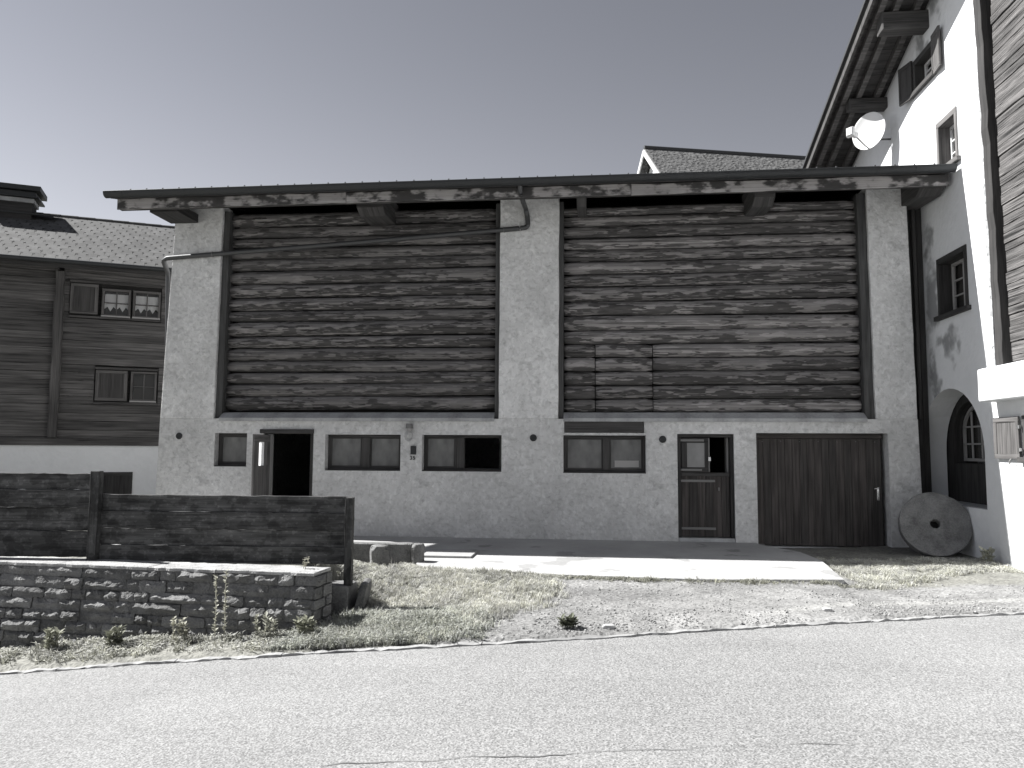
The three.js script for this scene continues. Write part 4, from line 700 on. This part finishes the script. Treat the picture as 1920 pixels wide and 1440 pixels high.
{ // roof behind the barn: only its gable end and slope rise above the eaves
  const bg = tag(group('distant_house', null, [2.01, 0, -14.9]), 'distant grey-roofed house with white gable rising behind the barn eaves', 'house');
  bg.rotation.y = 0.2536; const H = 13.2, pit = 0.9, L = 13, w = 3.4;
  const s = new THREE.Shape([[-w, -0.3], [w, -0.3], [w, H - 0.35 - w * pit], [0, H - 0.35], [-w, H - 0.35 - w * pit]].map((p) => new THREE.Vector2(...p)));
  mesh('gable_wall', uvm(new THREE.ExtrudeGeometry(s, { depth: L, bevelEnabled: false }).rotateY(Math.PI / 2).translate(0.35, 0, 0)), M.whitewash, bg);
  for (const sg of [1, -1]) {
    const q = new THREE.Shape([[0, H - 0.02], [0, H - 0.16], [(w + 0.6), H - 0.16 - (w + 0.6) * pit], [(w + 0.6), H - 0.02 - (w + 0.6) * pit]].map((p) => new THREE.Vector2(p[0] * sg, p[1])));
    const g = new THREE.ExtrudeGeometry(q, { depth: L + 0.7, bevelEnabled: false }).rotateY(Math.PI / 2); mesh('roof_slope', uvm(g), M.tileFar, bg);
    const b = new THREE.Shape([[0.02, H - 0.1], [0.02, H - 0.32], [(w + 0.6), H - 0.32 - (w + 0.6) * pit], [(w + 0.6), H - 0.1 - (w + 0.6) * pit]].map((p) => new THREE.Vector2(p[0] * sg, p[1])));
    mesh('verge_board', uvm(new THREE.ExtrudeGeometry(b, { depth: 0.05, bevelEnabled: false }).rotateY(Math.PI / 2).translate(-0.052, 0, 0)), M.whitePaint, bg);
  }
  mesh('ridge_cap', new THREE.CylinderGeometry(0.09, 0.09, L + 0.7, 10).rotateZ(Math.PI / 2).translate(L / 2 + 0.35, H - 0.02, 0), M.zinc, bg);
}

// ---------- retaining wall, fence and things in the yard ----------
{
  const w = tag(group('retaining_wall', null, [WALL_END, 0, wallZ(WALL_END)]), 'low rough-hewn stone retaining wall under the board fence by the road', 'wall');
  w.rotation.y = -Math.atan(0.082); const r = rng(600), T = 0.42, top = 0.31;
  const L = 5.4;
  const BAT = 0.17, bz = (y) => (top - y) * BAT;   // the face leans back
  { const cs = new THREE.Shape([[T, -1.1], [0.048 - bz(-1.1), -1.1], [0.048, top - 0.02], [T, top - 0.02]].map((p) => new THREE.Vector2(...p))); mesh('core', uvm(new THREE.ExtrudeGeometry(cs, { depth: L - 0.03, bevelEnabled: false }).rotateY(Math.PI / 2).translate(-L, 0, 0)), M.mortar, w); }
  const heights = [0.115, 0.125, 0.105, 0.12, 0.11, 0.125, 0.115, 0.12, 0.13, 0.12]; let y = top, row = 0;
  for (const h of heights) {
    let x = 0; y -= h;
    while (x > -L) { const sw = 0.16 + r() * r() * 0.6, x1 = Math.max(-L, x - sw), X = (x + x1) / 2 + WALL_END; if (y + h > roadY(X) - 0.05) { const dd = 0.16 + r() * 0.03; const o = mesh('stone', stone(x - x1 - 0.004, h - 0.002, dd, 4000 + row * 90 + Math.round(-x * 10), 0.045 + r() * 0.05, 9, 5), M.stone[Math.floor(r() * 3)], w); o.position.set((x + x1) / 2, y + h / 2, -dd / 2 - 0.035 + bz(y + h / 2) + (r() - 0.5) * 0.03); o.rotation.x = -0.06 - r() * 0.11; o.rotation.z = (r() - 0.5) * 0.02; } x = x1; }
    // end face
    if (y + h > -0.4) for (const [z0, z1] of (row % 2 ? [[0.02, 0.2], [0.2, 0.42]] : [[0.02, 0.28], [0.28, 0.42]])) { const o = mesh('stone', stone(z1 - z0 - 0.01, h - 0.012, 0.12, 4900 + row * 9 + Math.round(z0 * 50), 0.04, 4, 3), M.stone[Math.floor(r() * 3)], w); o.rotation.y = Math.PI / 2; o.position.set(-0.035, y + h / 2, -(z0 + z1) / 2 + bz(y + h / 2) * (z0 < 0.1 ? 0.7 : 0)); }
    row++;
  }
  const cg = []; let cx = 0.0; while (cx > -L) { const c1 = Math.max(-L, cx - 0.7 - r() * 0.5); cg.push([c1, cx]); cx = c1; }
  for (const [a, b] of cg) mesh('coping_slab', board(b - a - 0.001, T + 0.0, 0.034, Math.floor(r() * 9999), 0.02, 12).rotateX(-Math.PI / 2).translate((a + b) / 2, top + 0.017 + (r() - 0.5) * 0.004, -T / 2 - 0.015), M.coping, w);
}
{ // board fence
  const f = tag(group('board_fence', null, [-2.75, 0, 5.56]), 'weathered board fence in two steps above the stone retaining wall', 'fence');
  f.rotation.y = Math.atan(0.047); const r = rng(610);
  const run = (x0, x1, ys, seed) => { for (let k = 0; k < ys.length - 1; k++) { const h = ys[k] - ys[k + 1], o = mesh('board', board(x1 - x0 + (r() - 0.5) * 0.01, h + (k === 1 || k === 2 ? -0.002 : 0.004), 0.035, seed + k, 0.0045, 26), M.plank[r() < 0.5 ? 0 : 1], f); o.position.set((x0 + x1) / 2, (ys[k] + ys[k + 1]) / 2, -0.03 + (k % 2 ? 0.013 : -0.013)); o.rotation.z = (r() - 0.5) * 0.003; } };
  run(-5.2, -3.0, [1.325, 1.14, 0.93, 0.66, 0.365], 620); run(-2.99, 0.01, [1.085, 0.9, 0.70, 0.51, 0.325], 640);
  const post = (x, y0, y1, w) => mesh('post', board(y1 - y0, w, 0.09, Math.floor(r() * 999), 0.004, 8).rotateZ(Math.PI / 2).translate(x, (y0 + y1) / 2, 0.04), M.plank[1], f);
  post(-2.99, 0.3, 1.36, 0.11); post(0.0, 0.1, 1.08, 0.085); post(-5.2, 0.3, 1.36, 0.11);
}
{
  const b = mesh('concrete_footing', block(0.40, 0.62, 0.4, 31, 0.02), M.footing); b.position.set(-2.92, -0.2, 5.5); tag(b, 'dark concrete footing block under the end post of the fence', 'block');
  const s = mesh('leaning_stone', block(0.10, 0.58, 0.36, 37, 0.025), M.stone[0]); s.position.set(-2.62, -0.14, 5.5); s.rotation.set(0.05, 0.1, -0.2); tag(s, 'upright stone leaning on the footing at the fence end', 'stone');
}
{ // low kerb wall by the forecourt, loose stones, raised cover
  const k = tag(group('kerb_wall', null, [-2.62, 0, 3.08]), 'low concrete kerb wall beside the forecourt, seen past the fence end', 'kerb');
  mesh('kerb', bar(-2.6, 0, -0.1, 0.255, -0.16, 0, 'x', 0.015), M.footing, k); mesh('end_stone', block(0.17, 0.36, 0.24, 41, 0.03).translate(0.085, 0.085, -0.05), M.footing, k);
  const s = mesh('loose_block', block(0.26, 0.34, 0.24, 43, 0.03), M.footing); s.position.set(-3.02, 0.1, 3.36); s.rotation.y = 0.35; tag(s, 'squat concrete block standing in front of the low kerb wall', 'block');
  const c = mesh('pit_cover', bar(-2.58, -1.82, 0.004, 0.034, 1.86, 2.63, 'x', 0.006), M.slab); tag(c, 'flat raised concrete cover lying on the forecourt slab', 'cover');
}
{ // millstone leaning back on a stone
  const m = tag(group('millstone', null, [5.44, 0.0, 1.2]), 'round grey millstone with square hole leaning beside the garage door', 'millstone');
  const s = new THREE.Shape(); for (let k = 0; k < 60; k++) { const a = k / 60 * Math.PI * 2, rr = 0.525 + 0.010 * (vnoise(Math.cos(a) * 3 + 9, Math.sin(a) * 3 + 9, 4) - 0.5) * 2; k ? s.lineTo(Math.cos(a) * rr, Math.sin(a) * rr) : s.moveTo(Math.cos(a) * rr, Math.sin(a) * rr); } s.closePath();
  const h = new THREE.Path(); for (let k = 0; k < 8; k++) { const a = Math.PI / 8 + k / 8 * Math.PI * 2, rr = 0.078; k ? h.lineTo(Math.cos(a) * rr, Math.sin(a) * rr) : h.moveTo(Math.cos(a) * rr, Math.sin(a) * rr); } h.closePath(); s.holes.push(h);
  const g = new THREE.ExtrudeGeometry(s, { depth: 0.13, bevelEnabled: true, bevelSize: 0.014, bevelThickness: 0.014, bevelOffset: -0.014, bevelSegments: 2 }).translate(0, 0.525, -0.15);
  m.rotation.y = -0.22; const o = mesh('stone_disc', uvm(g), M.mill, m); o.rotation.x = -0.36; o.position.y = -0.02;
  const b = mesh('prop_stone', block(0.5, 0.62, 0.34, 51, 0.03), M.stone[1]); b.position.set(5.55, 0.2, 0.52); tag(b, 'rough stone propping the millstone from behind', 'stone');
}

// ---------- plants ----------
const leafMat = (r, g, b) => new THREE.MeshPhysicalMaterial({ color: lin(r, g, b), roughness: 0.85, transmission: 0.25, thickness: 0, side: THREE.DoubleSide });
function bladeGeo(seed, n, h, spread, w) { // a tuft of bent blades
  const r = rng(seed), pos = [];
  for (let k = 0; k < n; k++) {
    const a = r() * 6.28, l = h * (0.45 + 0.75 * r()), b = spread * (0.3 + r()), x0 = (r() - 0.5) * h * 0.9, z0 = (r() - 0.5) * h * 0.9, dx = Math.cos(a), dz = Math.sin(a), wx = -dz * w * (0.6 + 0.6 * r()), wz = dx * w;
    const p1 = [x0 + dx * b * l * 0.3, l * 0.6, z0 + dz * b * l * 0.3], p2 = [x0 + dx * b * l, l * (1 - 0.35 * b), z0 + dz * b * l];
    const A = [x0 - wx, 0, z0 - wz], B = [x0 + wx, 0, z0 + wz], C = [p1[0] + wx * 0.8, p1[1], p1[2] + wz * 0.8], D = [p1[0] - wx * 0.8, p1[1], p1[2] - wz * 0.8];
    pos.push(...A, ...B, ...C, ...A, ...C, ...D, ...D, ...C, ...p2);
  }
  const g = new THREE.BufferGeometry(); g.setAttribute('position', new THREE.Float32BufferAttribute(pos, 3)); g.computeVertexNormals(); return g;
}
function grass(name, label, count, geo, m, place, seed) {
  const r = rng(seed), list = []; let tries = 0;
  while (list.length < count && tries++ < count * 30) { const q = place(r); if (q) list.push(q); }
  const im = new THREE.InstancedMesh(geo, m, list.length), o = new THREE.Object3D(); im.name = name; im.castShadow = im.receiveShadow = true;
  list.forEach(([x, z, s, c], i) => { o.position.set(x, groundY(x, z) - 0.004, z); o.rotation.set((r() - 0.5) * 0.3, r() * 6.28, (r() - 0.5) * 0.3); o.scale.set(s, s * (0.5 + 0.5 * r() + 0.9 * Math.max(0, fbm(x * 2.4, z * 2.4, 73, 3) - 0.4) * 3 * r()), s); o.updateMatrix(); im.setMatrixAt(i, o.matrix); const t = (0.5 + 0.75 * r()) * (0.65 + 0.7 * fbm(x * 3.1, z * 3.1, 71, 3)); im.setColorAt(i, new THREE.Color().setRGB(t * (c || 1), t * (c || 1), t * (c || 1) * (0.9 + 0.15 * r()))); });
  im.instanceMatrix.needsUpdate = true; stuff(im, label, 'grass'); scene.add(im); return im;
}
const onSlab = (x, z) => x < 3.45 && z < slabFront(x) + 0.02 && !(x > 3.2 && z < 1.1);
const inBank = (x, z) => x > -2.75 && z > slabFront(x) && z < edgeZ(x) - 0.1;
grass('dry_grass', 'dry pale grass on the bank between fence end and drive', 15000, bladeGeo(1, 9, 0.075, 0.9, 0.0035), leafMat(0.49, 0.488, 0.455), (r) => {
  const x = -2.9 + r() * 3.2, z = 3.2 + r() * 3.8; if (!inBank(x, z) || (x < -2.75 && z > 5.1)) return null; const d = x + 1.0 + (z - 5.2) * 0.32 + (fbm(x * 1.7, z * 1.7, 31, 4) - 0.5) * 1.6; if (r() > sstep(0.45, -0.3, d) * (0.25 + 0.75 * sstep(0.32, 0.55, fbm(x * 2.3, z * 2.3, 43, 3)))) return null; return [x, z, 0.5 + r() * 0.6, 1];
}, 701);
grass('green_grass', 'longer green grass along the foot of the bank by the road', 6500, bladeGeo(2, 10, 0.085, 1.0, 0.0042), leafMat(0.375, 0.385, 0.35), (r) => {
  const x = -3.1 + r() * 2.2, z = 5.7 + r() * 1.3; if (z > edgeZ(x) - 0.12 || z < wallZ(x) + 0.05 - sstep(WALL_END, WALL_END + 0.05, x) * 0.8) return null; if (r() > sstep(-0.9, -1.9, x) * sstep(5.6, 6.25, z + (x < -2.3 ? 0.3 : 0)) * (0.3 + 0.7 * sstep(0.35, 0.55, fbm(x * 2, z * 2, 47, 3)))) return null; return [x, z, 0.55 + r() * 0.7, 1];
}, 702);
grass('straw_grass', 'sparse long straw stalks standing over the bank grass', 1500, bladeGeo(8, 5, 0.17, 0.75, 0.0028), leafMat(0.58, 0.57, 0.52), (r) => {
  const x = -2.75 + r() * 2.9, z = 3.6 + r() * 3.2; if (!inBank(x, z)) return null; const d = x + 1.0 + (z - 5.2) * 0.32 + (fbm(x * 1.7, z * 1.7, 31, 4) - 0.5) * 1.6; if (r() > sstep(0.5, -0.4, d) * sstep(0.4, 0.6, fbm(x * 2.8, z * 2.8, 49, 3))) return null; return [x, z, 0.4 + r() * 0.6, 1];
}, 707);
grass('verge_grass', 'pale grass strip in front of the millstone and garage door', 6500, bladeGeo(3, 9, 0.085, 0.8, 0.0038), leafMat(0.49, 0.488, 0.45), (r) => {
  const x = 3.2 + r() * 3.6, z = 1.3 + r() * 3.0; if (onSlab(x, z) || x > 5.95) return null; const lim = 3.8 - (x - 3.3) * 0.42 + 0.25 * Math.sin(x * 2.1); if (z > lim + 0.2 || r() > sstep(lim + 0.15, lim - 0.25, z) * sstep(1.35, 1.9, z) * sstep(3.2, 3.45, x)) return null; return [x, z, 0.5 + r() * 0.6, 1];
}, 703);
grass('edge_weeds', 'thin weeds along the front edge of the forecourt slab', 900, bladeGeo(4, 7, 0.07, 0.9, 0.004), leafMat(0.32, 0.32, 0.27), (r) => {
  const x = -2.2 + r() * 5.6, z = slabFront(x) + 0.03 + r() * r() * 0.25; if (r() > 0.2 + 0.8 * sstep(0.4, 0.6, fbm(x * 2.5, 3, 53, 3))) return null; return [x, z, 0.4 + r() * 0.6, 1];
}, 704);
grass('wall_foot_weeds', 'low weeds and grass along the foot of the retaining wall', 2600, bladeGeo(5, 8, 0.075, 1.0, 0.006), leafMat(0.42, 0.42, 0.385), (r) => {
  const x = -7 + r() * 4.3, z = wallZ(x) + 0.16 + r() * r() * 0.5; if (z > edgeZ(x) - 0.13) return null; if (r() > 0.15 + 0.85 * sstep(0.42, 0.58, fbm(x * 2.2, 1.3, 57, 3))) return null; return [x, z, 0.4 + r() * 0.8, 1];
}, 705);
grass('terrace_grass', 'short grass on the raised ground behind the fence', 1500, bladeGeo(6, 8, 0.06, 0.9, 0.004), leafMat(0.45, 0.448, 0.41), (r) => {
  const x = -4.2 + r() * 1.8, z = 3.3 + r() * 2.3; if (x > -2.5) return null; return [x, z, 0.5 + r() * 0.5, 1];
}, 706);
{ // gravel on the drive
  const g = new THREE.DodecahedronGeometry(0.5, 0); g.scale(1, 0.6, 1);
  const r = rng(800), list = []; let n = 0;
  while (list.length < 5200 && n++ < 90000) { const x = -1.6 + r() * 7.4, z = 3.6 + r() * 3.4; if (z > edgeZ(x) - 0.1 || onSlab(x, z - 0.1)) continue; const near = sstep(1.5, 0.15, edgeZ(x) - z); if (r() > 0.12 + 0.88 * near * sstep(0.38, 0.55, fbm(x * 1.5, z * 1.5, 61, 3))) continue; if (x < -0.6 && r() < 0.7) continue; list.push([x, z]); }
  const im = new THREE.InstancedMesh(g, mat({ color: lin(0.27, 0.269, 0.265) }), list.length), o = new THREE.Object3D(); im.name = 'gravel'; im.castShadow = im.receiveShadow = true;
  list.forEach(([x, z], i) => { const s = 0.006 + 0.026 * Math.pow(r(), 4); o.position.set(x, groundY(x, z) + s * 0.15, z); o.rotation.set(r() * 6, r() * 6, r() * 6); o.scale.set(s, s, s * (0.7 + 0.6 * r())); o.updateMatrix(); im.setMatrixAt(i, o.matrix); const t = 0.75 + 0.5 * r(); im.setColorAt(i, new THREE.Color().setRGB(t, t, t)); });
  stuff(im, 'scattered pale gravel on the drive beside the road edge', 'gravel'); scene.add(im);
}
// single weeds: stems with small leaves
function weed(name, label, x, z, h, stems, leaf, dens, cols, seed, base) {
  const y0 = base ?? groundY(x, z), p = tag(group(name, null, [x, y0 - 0.01, z]), label, 'plant', undefined), r = rng(seed), lp = [], sg = [];
  for (let s = 0; s < stems; s++) {
    const a = r() * 6.28, bx = (r() - 0.5) * 0.1 * (stems > 2 ? 1.6 : 1.2) * (h > 0.4 ? 1.3 : 1), hh = h * (0.7 + 0.3 * r()), lx = bx + Math.cos(a) * hh * (h > 0.4 ? 0.1 : 0.5) * r(), lz = Math.sin(a) * hh * 0.15 * r();
    const pts = [0, 0.33, 0.66, 1].map((t) => [bx * (1 - t) + lx * t + (r() - 0.5) * 0.02, hh * t, lz * t]); sg.push(tube(pts, 0.0035 + 0.002 * h, 14, 5));
    const n = Math.round(dens * hh * 100);
    for (let k = 0; k < n; k++) { const t = 0.12 + 0.88 * r(), i = Math.min(2, Math.floor(t * 3)), f = t * 3 - i, c = [0, 1, 2].map((d) => pts[i][d] * (1 - f) + pts[i + 1][d] * f), b = r() * 6.28, l = leaf * (0.6 + 0.8 * r()), dx = Math.cos(b), dz = Math.sin(b), up = 0.2 + 0.7 * r(), w = l * 0.32; const tip = [c[0] + dx * l, c[1] + up * l, c[2] + dz * l], m = [(c[0] + tip[0]) / 2, (c[1] + tip[1]) / 2, (c[2] + tip[2]) / 2]; lp.push(...c, m[0] - dz * w, m[1] + w * 0.4, m[2] + dx * w, ...tip, ...c, ...tip, m[0] + dz * w, m[1] + w * 0.4, m[2] - dx * w); }
  }
  mesh('stems', merge(sg), leafMat(...cols.map((v) => v * 0.9)), p);
  const g = new THREE.BufferGeometry(); g.setAttribute('position', new THREE.Float32BufferAttribute(lp, 3)); g.computeVertexNormals(); mesh('leaves', g, leafMat(...cols), p); return p;
}
weed('tall_weed', 'tall dry weed with two pale stalks against the stone retaining wall', -3.78, 6.48, 0.74, 2, 0.035, 1.1, [0.4, 0.395, 0.33], 1, undefined);
weed('leafy_weed', 'bushy weed at the road end of the wall, furthest left', -5.72, 6.4, 0.26, 7, 0.05, 1.4, [0.3, 0.305, 0.24], 2);
weed('dark_weed', 'dark spreading weed at the wall foot left of the tall dry stalks', -4.93, 6.5, 0.22, 7, 0.06, 0.9, [0.16, 0.165, 0.12], 3);
weed('branching_weed', 'pale branching weed just left of the tall dry stalks', -4.22, 6.52, 0.26, 5, 0.045, 1.1, [0.36, 0.355, 0.29], 4);
weed('slender_weed', 'slender weed just right of the tall dry stalks', -3.42, 6.5, 0.33, 2, 0.035, 1.0, [0.33, 0.33, 0.27], 5);
weed('flowering_weed', 'pale-topped weed near the right end of the stone wall', -3.2, 6.55, 0.26, 4, 0.045, 1.1, [0.4, 0.4, 0.34], 6);
weed('clump_weed', 'low round weed clump at the corner of the stone wall', -2.86, 6.55, 0.2, 9, 0.05, 1.3, [0.27, 0.275, 0.21], 7);
weed('coping_weed', 'little weed sprouting on top of the stone wall before the fence', -3.12, 6.05, 0.15, 2, 0.03, 1.4, [0.34, 0.33, 0.27], 8, 0.35);
weed('roadside_weed', 'dark green weed tuft alone on the drive near the road edge', -0.28, 6.3, 0.11, 9, 0.06, 1.4, [0.1, 0.108, 0.07], 9);
weed('corner_weed', 'pale weed at the foot of the white house corner', 5.8, 1.95, 0.24, 5, 0.06, 1.1, [0.38, 0.38, 0.31], 10);
{ // a few single stones lying about
  for (const [x, z, s, l] of [[-1.35, 5.62, 0.05, 'pale fist-sized stone at the edge of the bank grass'], [2.5, 5.45, 0.07, 'pale flat stone on the gravel by the road edge'], [0.15, 6.28, 0.085, 'flat pale slab stone beside the roadside weed']]) { const o = mesh('loose_stone', boulder(s * 1.5, s * 0.6, s, Math.round(s * 1000), 1), M.slab); o.position.set(x, groundY(x, z) + s * 0.18, z); tag(o, l, 'stone'); }
}

// keep every thing at thing > part > sub-part: a group at the third level hands its pieces to its parent
for (const thing of scene.children) for (const part of [...thing.children]) for (const sub of [...part.children]) if (sub.isGroup) { sub.updateMatrix(); for (const c of [...sub.children]) { c.applyMatrix4(sub.matrix); part.add(c); } part.remove(sub); }

renderer.render(scene, camera);
